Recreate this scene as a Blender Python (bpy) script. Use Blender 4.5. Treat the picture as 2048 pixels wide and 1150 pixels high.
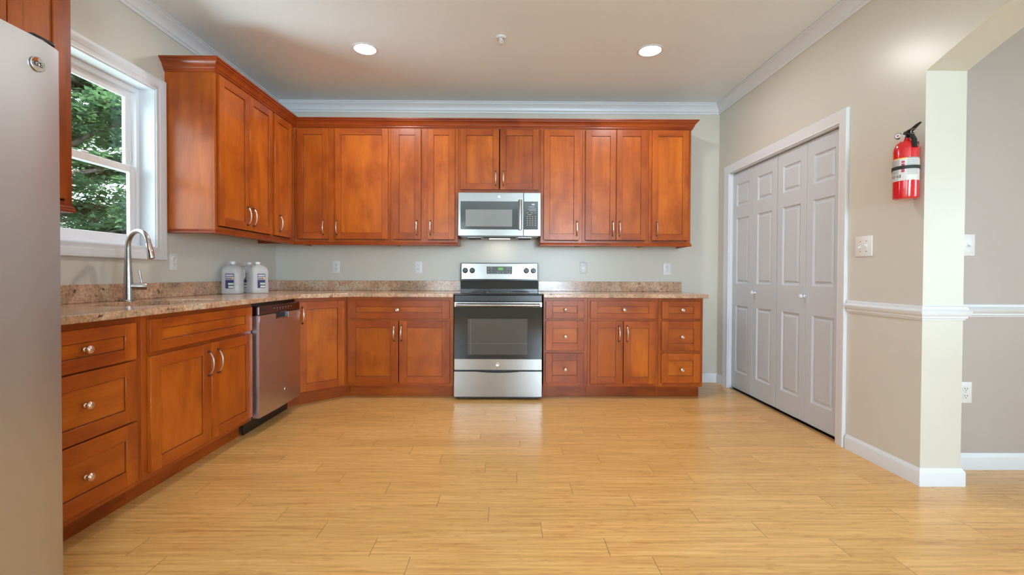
import bpy, bmesh, math, random
from mathutils import Vector, Matrix
random.seed(11)
C = bpy.context.scene.collection
PI = math.pi
sc = bpy.context.scene
for o in list(bpy.data.objects): bpy.data.objects.remove(o)

# ---------------------------------------------------------------- camera
F = 913.0
yaw, pitch, roll = 0.0067, -0.0134, -0.0043
fw = Vector((math.sin(yaw)*math.cos(pitch), math.cos(yaw)*math.cos(pitch), math.sin(pitch)))
rt0 = Vector((math.cos(yaw), -math.sin(yaw), 0)); up0 = rt0.cross(fw)
rt = math.cos(roll)*rt0 - math.sin(roll)*up0
up = math.cos(roll)*up0 + math.sin(roll)*rt0
cd = bpy.data.cameras.new('camera'); cam = bpy.data.objects.new('camera', cd); C.objects.link(cam)
M = Matrix.Identity(4)
for i in range(3):
    M[i][0] = rt[i]; M[i][1] = up[i]; M[i][2] = -fw[i]
M[2][3] = 1.0647
cam.matrix_world = M
cd.sensor_width = 36; cd.lens = 36*F/2048
cd.shift_x = 5.3/2048; cd.shift_y = -12.7/2048
cd.clip_start = 0.05
sc.camera = cam

# ---------------------------------------------------------------- world, sun, daylight, added fill lamps, exposure
w = bpy.data.worlds.new('world'); sc.world = w; w.use_nodes = True
bg = w.node_tree.nodes['Background']
bg.inputs[0].default_value = (0.80, 0.90, 1.0, 1); bg.inputs[1].default_value = 3.8
sun = bpy.data.lights.new('sun', 'SUN'); sun.energy = 11.0; sun.angle = 0.05; sun.color = (1, .95, .85)
so = bpy.data.objects.new('sun', sun); C.objects.link(so)
so.rotation_euler = Vector((-0.35, -0.62, -1.0)).to_track_quat('-Z', 'Y').to_euler()
def area(name, loc, direction, sx, sy, power, col, portal=False):
    l = bpy.data.lights.new(name, 'AREA'); l.shape = 'RECTANGLE'; l.size = sx; l.size_y = sy
    l.cycles.is_portal = portal
    l.energy = power; l.color = col
    o = bpy.data.objects.new(name, l); C.objects.link(o); o.location = loc
    o.rotation_euler = Vector(direction).to_track_quat('-Z', 'Z').to_euler()
    return o
DAY = (0.64, 0.83, 1.0)
area('daylight_rear_window_left', (-1.55, -3.46, 1.45), (0.1, 1, 0.9), 1.0, 2.0, 32, DAY)
area('daylight_rear_window_right', (1.40, -3.46, 1.45), (-0.4, 1, 0.9), 1.0, 2.0, 185, DAY)
area('added_side_fill', (-2.14, -1.75, 1.5), (1, 0.1, 1.3), 2.7, 1.7, 6, DAY)  # added fill lamp at made-up west windows, out of view
area('added_next_room_fill', (6.3, -1.4, 1.5), (-1, 0.1, 1.2), 3.0, 1.7, 55, DAY)  # lamp added at an invented window to light the hall and kitchen
area('added_bounce_below_sill', (-3.95, 2.00, 0.42), (1, 0.25, 0.62), 1.2, 1.2, 75, (0.78, 0.90, 1.0))  # added lamp hidden below the sill, imitates ground bounce on the ceiling
area('daylight_sink_window', (-2.44, 2.59, 1.75), (1, 0, 0), 0.80, 1.03, 10, (1, 1, 1), True)
sc.view_settings.view_transform = 'Standard'; sc.view_settings.look = 'None'
sc.view_settings.gamma = 1.0; sc.view_settings.use_curve_mapping = False
sc.view_settings.exposure = 0.58
cy = sc.cycles
cy.max_bounces = 8; cy.diffuse_bounces = 5; cy.glossy_bounces = 4; cy.transmission_bounces = 6
cy.transparent_max_bounces = 12; cy.sample_clamp_indirect = 6; cy.caustics_reflective = False; cy.caustics_refractive = False
cy.use_denoising = True

# ---------------------------------------------------------------- materials
def new_mat(name):
    m = bpy.data.materials.new(name); m.use_nodes = True
    nt = m.node_tree; return m, nt, nt.nodes['Principled BSDF']
def N(nt, t, **kw):
    n = nt.nodes.new(t)
    for k, v in kw.items():
        if k.startswith('i_'):
            k2 = k[2:]
            n.inputs[int(k2) if k2.isdigit() else k2.replace('_', ' ')].default_value = v
        else: setattr(n, k, v)
    return n
def plain(name, col, rough=0.5, metal=0.0, coat=0.0, spec=0.5, bump=0, bscale=200, emit=None, es=0, trans=0, alpha=1):
    m, nt, b = new_mat(name)
    b.inputs['Base Color'].default_value = (*col, 1); b.inputs['Roughness'].default_value = rough
    b.inputs['Metallic'].default_value = metal; b.inputs['Coat Weight'].default_value = coat
    b.inputs['Specular IOR Level'].default_value = spec
    b.inputs['Transmission Weight'].default_value = trans; b.inputs['Alpha'].default_value = alpha
    if emit:
        b.inputs['Emission Color'].default_value = (*emit, 1); b.inputs['Emission Strength'].default_value = es
    if bump:
        tc = N(nt, 'ShaderNodeTexCoord'); no = N(nt, 'ShaderNodeTexNoise', i_Scale=bscale, i_Detail=3)
        bp = N(nt, 'ShaderNodeBump', i_Strength=bump, i_Distance=0.002)
        nt.links.new(tc.outputs['Object'], no.inputs['Vector']); nt.links.new(no.outputs[0], bp.inputs['Height'])
        nt.links.new(bp.outputs[0], b.inputs['Normal'])
    return m
def ramp(nt, stops):
    r = N(nt, 'ShaderNodeValToRGB'); e = r.color_ramp.elements
    while len(e) < len(stops): e.new(0.5)
    for i, (p, c) in enumerate(stops): e[i].position = p; e[i].color = (*c, 1)
    return r
def mixc(nt, a, b, fac, mode='MIX'):
    n = N(nt, 'ShaderNodeMix', data_type='RGBA', blend_type=mode)
    for sock, v in ((n.inputs[0], fac), (n.inputs[6], a), (n.inputs[7], b)):
        if hasattr(v, 'is_output'): nt.links.new(v, sock)
        elif isinstance(v, (int, float)): sock.default_value = v
        else: sock.default_value = (*v, 1)
    return n.outputs[2]

def wood(name, direction, dark=1.0, rough=0.33, tint=None):
    """cinnamon-glazed maple; direction = grain axis index (0=x, 2=z)"""
    m, nt, b = new_mat(name); L = nt.links
    tc = N(nt, 'ShaderNodeTexCoord'); oi = N(nt, 'ShaderNodeObjectInfo')
    add = N(nt, 'ShaderNodeVectorMath', operation='ADD'); sc_ = N(nt, 'ShaderNodeVectorMath', operation='SCALE')
    comb = N(nt, 'ShaderNodeCombineXYZ')
    for i in range(3): L.new(oi.outputs['Random'], comb.inputs[i])
    L.new(comb.outputs[0], sc_.inputs[0]); sc_.inputs['Scale'].default_value = 17.0
    L.new(tc.outputs['Object'], add.inputs[0]); L.new(sc_.outputs[0], add.inputs[1])
    s = [9, 9, 9]; s[direction] = 1.6
    mp = N(nt, 'ShaderNodeMapping'); mp.inputs['Scale'].default_value = s
    L.new(add.outputs[0], mp.inputs[0])
    n1 = N(nt, 'ShaderNodeTexNoise', i_Scale=0.8, i_Detail=4, i_Roughness=0.55, i_Distortion=0.6)
    L.new(mp.outputs[0], n1.inputs['Vector'])
    n2 = N(nt, 'ShaderNodeTexNoise', i_Scale=4.2, i_Detail=4, i_Roughness=0.6); L.new(add.outputs[0], n2.inputs['Vector'])
    s2 = [170, 170, 170]; s2[direction] = 7
    mp2 = N(nt, 'ShaderNodeMapping'); mp2.inputs['Scale'].default_value = s2; L.new(add.outputs[0], mp2.inputs[0])
    n3 = N(nt, 'ShaderNodeTexNoise', i_Scale=1.0, i_Detail=2); L.new(mp2.outputs[0], n3.inputs['Vector'])
    r1 = ramp(nt, [(0.28, WD[0]), (0.48, WD[1]), (0.72, WD[2])]); L.new(n1.outputs[0], r1.inputs[0])
    r2 = ramp(nt, [(0.32, (0.72, 0.60, 0.66)), (0.52, (1.0, 1.0, 1.0))]); L.new(n2.outputs[0], r2.inputs[0])
    c = mixc(nt, r1.outputs[0], r2.outputs[0], 0.85, 'MULTIPLY')
    r3 = ramp(nt, [(0.3, (0.86, 0.82, 0.80)), (0.6, (1, 1, 1))]); L.new(n3.outputs[0], r3.inputs[0])
    c = mixc(nt, c, r3.outputs[0], 0.8, 'MULTIPLY')
    r4 = ramp(nt, [(0.0, (0.86*dark, 0.80*dark, 0.82*dark)), (1.0, (1.12*dark, 1.12*dark, 1.05*dark))]); L.new(oi.outputs['Random'], r4.inputs[0])
    c = mixc(nt, c, r4.outputs[0], 1.0, 'MULTIPLY')
    if tint: c = mixc(nt, c, tint, 1.0, 'MULTIPLY')
    L.new(c, b.inputs['Base Color'])
    b.inputs['Roughness'].default_value = rough; b.inputs['Coat Weight'].default_value = 0.2; b.inputs['Coat Roughness'].default_value = 0.2; b.inputs['Specular IOR Level'].default_value = 0.3
    bp = N(nt, 'ShaderNodeBump', i_Strength=0.06, i_Distance=0.001); L.new(n3.outputs[0], bp.inputs['Height']); L.new(bp.outputs[0], b.inputs['Normal'])
    return m
WD = [(0.31, 0.064, 0.007), (0.44, 0.108, 0.009), (0.55, 0.152, 0.011)]

def granite():
    m, nt, b = new_mat('granite'); L = nt.links
    tc = N(nt, 'ShaderNodeTexCoord')
    n1 = N(nt, 'ShaderNodeTexNoise', i_Scale=5, i_Detail=5, i_Roughness=0.65, i_Distortion=0.7)
    n2 = N(nt, 'ShaderNodeTexNoise', i_Scale=70, i_Detail=5, i_Roughness=0.75)
    n3 = N(nt, 'ShaderNodeTexNoise', i_Scale=26, i_Detail=6, i_Roughness=0.75)
    vo = N(nt, 'ShaderNodeTexVoronoi', i_Scale=55)
    for n in (n1, n2, n3, vo): L.new(tc.outputs['Object'], n.inputs['Vector'])
    r1 = ramp(nt, [(0.30, (0.30, 0.22, 0.16)), (0.43, (0.47, 0.31, 0.20)), (0.54, (0.58, 0.36, 0.25)), (0.66, (0.62, 0.50, 0.36)), (0.8, (0.42, 0.36, 0.32))]); L.new(n1.outputs[0], r1.inputs[0])
    r2 = ramp(nt, [(0.33, (0.50, 0.42, 0.38)), (0.5, (1.0, 0.97, 0.93)), (0.68, (1.35, 1.30, 1.2))]); L.new(n2.outputs[0], r2.inputs[0])
    c = mixc(nt, r1.outputs[0], r2.outputs[0], 1.0, 'MULTIPLY')
    r3 = ramp(nt, [(0.355, (1, 1, 1)), (0.40, (0, 0, 0))]); L.new(n3.outputs[0], r3.inputs[0])
    c = mixc(nt, c, (0.07, 0.035, 0.03), r3.outputs[0])
    r4 = ramp(nt, [(0.05, (0.7, 0.7, 0.7)), (0.13, (0, 0, 0))]); L.new(vo.outputs['Distance'], r4.inputs[0])
    c = mixc(nt, c, (0.10, 0.06, 0.05), r4.outputs[0])
    L.new(c, b.inputs['Base Color']); b.inputs['Roughness'].default_value = 0.16
    return m

def bamboo():
    m, nt, b = new_mat('bamboo_floor'); L = nt.links
    tc = N(nt, 'ShaderNodeTexCoord'); sp = N(nt, 'ShaderNodeSeparateXYZ'); L.new(tc.outputs['Object'], sp.inputs[0])
    def mth(op, a, b_=None, c_=None):
        n = N(nt, 'ShaderNodeMath', operation=op)
        for i, v in enumerate((a, b_, c_)):
            if v is None: continue
            if hasattr(v, 'is_output'): L.new(v, n.inputs[i])
            else: n.inputs[i].default_value = v
        return n.outputs[0]
    RH, RL = 0.1225, 0.915
    yy = mth('DIVIDE', mth('SUBTRACT', sp.outputs[1], 1.957-RH*40), RH)
    row = mth('FLOOR', yy)
    wn = N(nt, 'ShaderNodeTexWhiteNoise', noise_dimensions='1D'); L.new(row, wn.inputs['W'])
    jit = mth('MULTIPLY', wn.outputs[0], 0.10)
    xs = mth('ADD', mth('ADD', sp.outputs[0], mth('MULTIPLY', row, 0.235)), jit)
    xx = mth('DIVIDE', mth('ADD', xs, 0.10-0.235*40+0.915*12-0.04), RL)
    col = mth('FLOOR', xx)
    cb = N(nt, 'ShaderNodeCombineXYZ'); L.new(col, cb.inputs[0]); L.new(row, cb.inputs[1])
    wn2 = N(nt, 'ShaderNodeTexWhiteNoise', noise_dimensions='3D'); L.new(cb.outputs[0], wn2.inputs['Vector'])
    # streaky strand grain
    off = N(nt, 'ShaderNodeVectorMath', operation='SCALE'); L.new(wn2.outputs['Color'], off.inputs[0]); off.inputs['Scale'].default_value = 13
    ad = N(nt, 'ShaderNodeVectorMath', operation='ADD'); L.new(tc.outputs['Object'], ad.inputs[0]); L.new(off.outputs[0], ad.inputs[1])
    mp = N(nt, 'ShaderNodeMapping'); mp.inputs['Scale'].default_value = (2.6, 75, 1); L.new(ad.outputs[0], mp.inputs[0])
    n1 = N(nt, 'ShaderNodeTexNoise', i_Scale=1, i_Detail=4, i_Roughness=0.65); L.new(mp.outputs[0], n1.inputs['Vector'])
    mp2 = N(nt, 'ShaderNodeMapping'); mp2.inputs['Scale'].default_value = (14, 60, 1); L.new(ad.outputs[0], mp2.inputs[0])
    n2 = N(nt, 'ShaderNodeTexNoise', i_Scale=1, i_Detail=2); L.new(mp2.outputs[0], n2.inputs['Vector'])
    r1 = ramp(nt, FL); L.new(n1.outputs[0], r1.inputs[0])
    r2 = ramp(nt, [(0.30, (0.74, 0.60, 0.46)), (0.43, (1, 1, 1))]); L.new(n2.outputs[0], r2.inputs[0])
    c = mixc(nt, r1.outputs[0], r2.outputs[0], 0.55, 'MULTIPLY')
    r3 = ramp(nt, [(0, (0.92, 0.885, 0.84)), (1, (1.05, 1.05, 1.06))]); L.new(wn2.outputs['Value'], r3.inputs[0])
    c = mixc(nt, c, r3.outputs[0], 1.0, 'MULTIPLY')
    fx = mth('FRACT', xx); fy = mth('FRACT', yy)
    ex = mth('MINIMUM', fx, mth('SUBTRACT', 1.0, fx)); ey = mth('MINIMUM', fy, mth('SUBTRACT', 1.0, fy))
    gx = mth('LESS_THAN', mth('MULTIPLY', ex, RL), 0.0010); gy = mth('LESS_THAN', mth('MULTIPLY', ey, RH), 0.0006)
    c = mixc(nt, c, (0.12, 0.055, 0.02), mth('MULTIPLY', gx, 0.9))
    c = mixc(nt, c, (0.25, 0.12, 0.04), mth('MULTIPLY', gy, 0.42))
    L.new(c, b.inputs['Base Color']); b.inputs['Roughness'].default_value = 0.34
    b.inputs['Coat Weight'].default_value = 0.25; b.inputs['Coat Roughness'].default_value = 0.2
    bp = N(nt, 'ShaderNodeBump', i_Strength=0.05, i_Distance=0.001); L.new(n1.outputs[0], bp.inputs['Height']); L.new(bp.outputs[0], b.inputs['Normal'])
    return m
FL = [(0.25, (0.54, 0.250, 0.070)), (0.42, (0.70, 0.375, 0.118)), (0.58, (0.80, 0.465, 0.160)), (0.75, (0.86, 0.56, 0.23))]

def steel(name, col=(0.62, 0.61, 0.60), rough=0.24, axis=0, strength=0.05, wave=0.0, wscale=3.0):
    m, nt, b = new_mat(name); L = nt.links
    b.inputs['Base Color'].default_value = (*col, 1); b.inputs['Metallic'].default_value = 1
    tc = N(nt, 'ShaderNodeTexCoord'); s = [900, 900, 900]; s[axis] = 6
    mp = N(nt, 'ShaderNodeMapping'); mp.inputs['Scale'].default_value = s; L.new(tc.outputs['Object'], mp.inputs[0])
    n = N(nt, 'ShaderNodeTexNoise', i_Scale=1, i_Detail=2); L.new(mp.outputs[0], n.inputs['Vector'])
    mr = N(nt, 'ShaderNodeMapRange'); mr.inputs['To Min'].default_value = rough*0.8; mr.inputs['To Max'].default_value = rough*1.25
    L.new(n.outputs[0], mr.inputs[0]); L.new(mr.outputs[0], b.inputs['Roughness'])
    bp = N(nt, 'ShaderNodeBump', i_Strength=strength, i_Distance=0.0005); L.new(n.outputs[0], bp.inputs['Height'])
    if wave:
        n2 = N(nt, 'ShaderNodeTexNoise', i_Scale=wscale, i_Detail=1); L.new(tc.outputs['Object'], n2.inputs['Vector'])
        b2 = N(nt, 'ShaderNodeBump', i_Strength=wave, i_Distance=0.02); L.new(n2.outputs[0], b2.inputs['Height']); L.new(b2.outputs[0], bp.inputs['Normal'])
    L.new(bp.outputs[0], b.inputs['Normal'])
    return m

def paint(name, col, rough=0.42):
    m, nt, b = new_mat(name); L = nt.links
    tc = N(nt, 'ShaderNodeTexCoord')
    n = N(nt, 'ShaderNodeTexNoise', i_Scale=160, i_Detail=3); L.new(tc.outputs['Object'], n.inputs['Vector'])
    n2 = N(nt, 'ShaderNodeTexNoise', i_Scale=1.3, i_Detail=2); L.new(tc.outputs['Object'], n2.inputs['Vector'])
    r = ramp(nt, [(0.3, tuple(c*0.985 for c in col)), (0.7, tuple(min(1, c*1.015) for c in col))]); L.new(n2.outputs[0], r.inputs[0])
    L.new(r.outputs[0], b.inputs['Base Color']); b.inputs['Roughness'].default_value = rough
    bp = N(nt, 'ShaderNodeBump', i_Strength=0.12, i_Distance=0.002); L.new(n.outputs[0], bp.inputs['Height']); L.new(bp.outputs[0], b.inputs['Normal'])
    return m

def foliage():
    m, nt, b = new_mat('leaf_green'); L = nt.links
    tc = N(nt, 'ShaderNodeTexCoord'); n = N(nt, 'ShaderNodeTexNoise', i_Scale=2.2, i_Detail=3); L.new(tc.outputs['Object'], n.inputs['Vector'])
    r = ramp(nt, [(0.3, (0.045, 0.085, 0.050)), (0.5, (0.09, 0.165, 0.095)), (0.7, (0.17, 0.26, 0.16))]); L.new(n.outputs[0], r.inputs[0])
    L.new(r.outputs[0], b.inputs['Base Color']); b.inputs['Roughness'].default_value = 0.45
    tr = N(nt, 'ShaderNodeBsdfTranslucent'); tr.inputs[0].default_value = (0.10, 0.20, 0.09, 1)
    mx = N(nt, 'ShaderNodeMixShader', i_0=0.45); out = nt.nodes['Material Output']
    L.new(b.outputs[0], mx.inputs[1]); L.new(tr.outputs[0], mx.inputs[2]); L.new(mx.outputs[0], out.inputs[0])
    return m
def bark():
    m, nt, b = new_mat('bark'); L = nt.links
    tc = N(nt, 'ShaderNodeTexCoord'); n = N(nt, 'ShaderNodeTexNoise', i_Scale=14, i_Detail=5); L.new(tc.outputs['Object'], n.inputs['Vector'])
    r = ramp(nt, [(0.3, (0.05, 0.04, 0.035)), (0.7, (0.16, 0.14, 0.12))]); L.new(n.outputs[0], r.inputs[0])
    L.new(r.outputs[0], b.inputs['Base Color']); b.inputs['Roughness'].default_value = 0.9
    return m
def pane_glass():
    m = bpy.data.materials.new('window_glass'); m.use_nodes = True; nt = m.node_tree; nt.nodes.clear(); L = nt.links
    out = N(nt, 'ShaderNodeOutputMaterial'); t = N(nt, 'ShaderNodeBsdfTransparent'); t.inputs[0].default_value = (0.95, 0.98, 0.97, 1)
    g = N(nt, 'ShaderNodeBsdfGlossy'); g.inputs['Roughness'].default_value = 0.02
    f = N(nt, 'ShaderNodeFresnel'); f.inputs[0].default_value = 1.45
    ge = N(nt, 'ShaderNodeNewGeometry'); ml = N(nt, 'ShaderNodeMath', operation='SUBTRACT', use_clamp=True)
    L.new(f.outputs[0], ml.inputs[0]); L.new(ge.outputs['Backfacing'], ml.inputs[1])
    mx = N(nt, 'ShaderNodeMixShader'); L.new(ml.outputs[0], mx.inputs[0]); L.new(t.outputs[0], mx.inputs[1]); L.new(g.outputs[0], mx.inputs[2]); L.new(mx.outputs[0], out.inputs[0])
    return m

FRT = (0.88, 0.78, 0.78)
WV = wood('cabinet_wood_vertical', 2, tint=FRT); WH = wood('cabinet_wood_horizontal', 0, tint=(0.84, 0.70, 0.80)); WP = wood('cabinet_panel_wood', 2, tint=(1.0, 0.96, 0.9))
WPH = wood('cabinet_panel_wood_across', 0, tint=(1.0, 0.96, 0.9))
WM = wood('cabinet_moulding_wood', 0, tint=(0.70, 0.50, 0.75))
GLAZE_SHADE = plain('dark_glaze_and_shade', (0.060, 0.014, 0.006), 0.5)  # glaze line, with the shadow of the panel recess put into its colour
DARKIN = plain('cabinet_inside', (0.22, 0.10, 0.045), 0.7)
GR = granite(); FLOORM = bamboo()
WALLM = paint('cream_wall_paint', (0.63, 0.61, 0.545), 0.30)
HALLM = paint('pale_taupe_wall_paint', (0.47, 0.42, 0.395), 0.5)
CEILM = paint('ceiling_paint', (0.80, 0.86, 0.90), 0.55)
TRIM = plain('white_trim_paint', (0.72, 0.75, 0.80), 0.32)
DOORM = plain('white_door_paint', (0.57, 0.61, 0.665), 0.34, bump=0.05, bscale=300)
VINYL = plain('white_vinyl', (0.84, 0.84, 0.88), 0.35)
PLATE = plain('white_plastic', (0.78, 0.78, 0.79), 0.28)
SLOT = plain('dark_slot', (0.03, 0.03, 0.03), 0.6)
ST = steel('brushed_steel', (0.345, 0.338, 0.332), axis=0, rough=0.19)
STV = steel('brushed_steel_upright', (0.58, 0.60, 0.62), 0.40, axis=0, strength=0.03, wave=0.22, wscale=1.2)
STD = steel('brushed_steel_dark', (0.66, 0.64, 0.66), 0.34, axis=2, strength=0.03, wave=0.12, wscale=1.6)
CHROME = plain('polished_chrome', (0.80, 0.80, 0.82), 0.08, 1)
NICKEL = plain('brushed_nickel', (0.52, 0.50, 0.49), 0.26, 1)
PEWTER = plain('antique_copper_nickel', (0.78, 0.63, 0.56), 0.28, 1)
PEWD = plain('dark_antique_metal', (0.16, 0.09, 0.07), 0.35, 1)
BLK = plain('black_enamel', (0.012, 0.012, 0.013), 0.22)
BLKGL = plain('black_glass', (0.020, 0.023, 0.025), 0.06)
OVENGL = plain('oven_window_glass', (0.075, 0.073, 0.076), 0.08)
MWGL = plain('microwave_window_mesh', (0.22, 0.228, 0.23), 0.16, coat=0.3)
MWDK = plain('microwave_dark_glass', (0.055, 0.062, 0.064), 0.10, coat=0.2)
PANELM = plain('dark_control_panel', (0.05, 0.048, 0.05), 0.3)
PRINT = plain('pale_grey_print', (0.50, 0.50, 0.50), 0.5)
GREEN = plain('green_display', (0.02, 0.08, 0.01), 0.4, emit=(0.22, 0.9, 0.05), es=0.9)
GREEND = plain('green_display_glow', (0.02, 0.06, 0.01), 0.4, emit=(0.06, 0.22, 0.02), es=0.6)
WHITEG = plain('white_display', (0.5, 0.5, 0.5), 0.4, emit=(0.9, 0.95, 1), es=0.8)
RED = plain('red_enamel', (0.62, 0.006, 0.010), 0.18, coat=0.7)
LABW = plain('label_white', (0.66, 0.64, 0.63), 0.4)
LABG = plain('label_grey_print', (0.28, 0.28, 0.29), 0.5)
LABY = plain('label_yellow', (0.75, 0.55, 0.08), 0.4)
LABR = plain('label_crimson', (0.50, 0.03, 0.09), 0.4)
NAVY = plain('label_navy', (0.035, 0.04, 0.12), 0.4)
ORNG = plain('label_orange', (0.85, 0.38, 0.06), 0.4)
RUBB = plain('black_rubber', (0.02, 0.02, 0.02), 0.6)
LAMPE = plain('lamp_lens', (0.9, 0.9, 0.9), 0.4, emit=(1.0, 0.97, 0.92), es=16.0)
LEAF = foliage(); BARK = bark(); PANE = pane_glass()
GRASS = plain('lawn_grass', (0.05, 0.10, 0.03), 0.9, bump=0.5, bscale=30)
def jug_mat():
    m, nt, b = new_mat('cloudy_plastic'); L = nt.links
    b.inputs['Base Color'].default_value = (0.80, 0.80, 0.79, 1); b.inputs['Roughness'].default_value = 0.25
    tr = N(nt, 'ShaderNodeBsdfTransparent'); tr.inputs[0].default_value = (0.9, 0.93, 0.95, 1)
    mx = N(nt, 'ShaderNodeMixShader', i_0=0.52); out = nt.nodes['Material Output']
    L.new(b.outputs[0], mx.inputs[1]); L.new(tr.outputs[0], mx.inputs[2]); L.new(mx.outputs[0], out.inputs[0])
    return m
JUG = jug_mat(); JUGCAP = plain('white_cap', (0.75, 0.76, 0.78), 0.4)

# ---------------------------------------------------------------- mesh helpers
class MB:
    def __init__(self): self.bm = bmesh.new()
    def box(self, x0, x1, y0, y1, z0, z1, mi=0, bev=0.0, seg=1):
        bm = self.bm
        vs = [bm.verts.new((x, y, z)) for x in (x0, x1) for y in (y0, y1) for z in (z0, z1)]
        fs = [bm.faces.new([vs[i] for i in q]) for q in ((0, 1, 3, 2), (4, 6, 7, 5), (0, 4, 5, 1), (2, 3, 7, 6), (0, 2, 6, 4), (1, 5, 7, 3))]
        for f in fs: f.material_index = mi
        if bev:
            es = list({e for f in fs for e in f.edges})
            r = bmesh.ops.bevel(bm, geom=es, offset=bev, segments=seg, affect='EDGES', profile=0.5)
            for f in r['faces']: f.material_index = mi
        return self
    def quad(self, pts, mi=0):
        f = self.bm.faces.new([self.bm.verts.new(p) for p in pts]); f.material_index = mi; return self
    def prism(self, poly, lo, hi, mi=0, mapf=lambda a, b, h: (a, b, h)):
        bm = self.bm
        A = [bm.verts.new(mapf(a, b, lo)) for a, b in poly]; B = [bm.verts.new(mapf(a, b, hi)) for a, b in poly]
        n = len(poly)
        fs = [bm.faces.new(A[::-1]), bm.faces.new(B)] + [bm.faces.new([A[i], A[(i+1) % n], B[(i+1) % n], B[i]]) for i in range(n)]
        for f in fs: f.material_index = mi
        return self
    def lathe(self, prof, center, axis=(0, 0, 1), seg=24, mi=0, sx=1.0, sy=1.0, rot=0):
        """prof: list of (radius, height along axis)"""
        ax = Vector(axis).normalized(); t = Vector((1, 0, 0)) if abs(ax.x) < 0.9 else Vector((0, 1, 0))
        u = ax.cross(t).normalized(); v = ax.cross(u); c = Vector(center); rings = []
        for r, h in prof:
            if r < 1e-6: rings.append([self.bm.verts.new(c+ax*h)])
            else: rings.append([self.bm.verts.new(c+ax*h+(u*math.cos(a+rot)*sx+v*math.sin(a+rot)*sy)*r) for a in (2*PI*k/seg for k in range(seg))])
        for A, B in zip(rings, rings[1:]):
            for k in range(seg):
                k2 = (k+1) % seg
                if len(A) == 1 and len(B) == 1: continue
                if len(A) == 1: q = [A[0], B[k], B[k2]]
                elif len(B) == 1: q = [A[k], B[0], A[k2]]
                else: q = [A[k], B[k], B[k2], A[k2]]
                self.bm.faces.new(q).material_index = mi
        for R_, fl in ((rings[0], False), (rings[-1], True)):
            if len(R_) > 1: self.bm.faces.new(R_ if not fl else R_[::-1]).material_index = mi
        return self
    def tube(self, pts, rad, seg=12, mi=0, flat=1.0):
        pts = [Vector(p) for p in pts]; n = len(pts)
        if not hasattr(rad, '__len__'): rad = [rad]*n
        rings = []; pu = None
        for i, p in enumerate(pts):
            t = (pts[min(i+1, n-1)]-pts[max(i-1, 0)]).normalized()
            if pu is None:
                h = Vector((0, 0, 1)) if abs(t.z) < 0.9 else Vector((1, 0, 0)); pu = t.cross(h).normalized()
            pu = (pu - t*pu.dot(t)).normalized(); v = t.cross(pu)
            rings.append([self.bm.verts.new(p+(pu*math.cos(a)*flat+v*math.sin(a))*rad[i]) for a in (2*PI*k/seg for k in range(seg))])
        for A, B in zip(rings, rings[1:]):
            for k in range(seg):
                self.bm.faces.new([A[k], A[(k+1) % seg], B[(k+1) % seg], B[k]]).material_index = mi
        self.bm.faces.new(rings[0][::-1]).material_index = mi; self.bm.faces.new(rings[-1]).material_index = mi
        return self
    def sweep(self, path, prof, mapf, mi=0, side=1, closed=False):
        """path: 2-D points; prof: (offset to the side, height); mitred"""
        P = [Vector(p) for p in path]; n = len(P); rings = []
        for i, p in enumerate(P):
            a = P[i]-P[i-1] if (i > 0 or closed) else None
            b = P[(i+1) % n]-P[i] if (i < n-1 or closed) else None
            na = Vector((-a.y, a.x)).normalized()*side if a is not None else None
            nb = Vector((-b.y, b.x)).normalized()*side if b is not None else None
            if na is None: m = nb
            elif nb is None: m = na
            else: m = (na+nb)/(1+na.dot(nb))
            rings.append([self.bm.verts.new(mapf(p.x+m.x*o, p.y+m.y*o, h)) for o, h in prof])
        k = len(prof)
        for i in range(n if closed else n-1):
            A, B = rings[i], rings[(i+1) % n]
            for j in range(k): self.bm.faces.new([A[j], A[(j+1) % k], B[(j+1) % k], B[j]]).material_index = mi
        if not closed:
            self.bm.faces.new(rings[0][::-1]).material_index = mi; self.bm.faces.new(rings[-1]).material_index = mi
        return self
    def build(self, name, mats, parent=None, loc=None, smooth=True, ang=35):
        bm = self.bm
        bmesh.ops.recalc_face_normals(bm, faces=bm.faces)
        me = bpy.data.meshes.new(name); bm.to_mesh(me); bm.free()
        if not isinstance(mats, (list, tuple)): mats = [mats]
        for m in mats: me.materials.append(m)
        if smooth:
            me.shade_smooth(); me.set_sharp_from_angle(angle=math.radians(ang))
        o = bpy.data.objects.new(name, me); C.objects.link(o)
        if parent: o.parent = parent
        if loc: o.location = loc
        return o
def inst(src, parent, loc, rot=(0, 0, 0), label=None):
    o = src.copy(); C.objects.link(o); o.parent = parent; o.location = loc; o.rotation_euler = rot
    if 'label' in o and not label: pass
    return o
def tag(o, label, cat, group=None):
    o['label'] = label; o['category'] = cat
    if group: o['group'] = group
    return o
def thing(name, label, cat, loc=(0, 0, 0), rotz=0, group=None):
    o = bpy.data.objects.new(name, None); C.objects.link(o); o.location = loc; o.rotation_euler = (0, 0, rotz)
    o.empty_display_size = 0.1
    return tag(o, label, cat, group)
def struct(o): o['kind'] = 'structure'; return o
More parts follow.
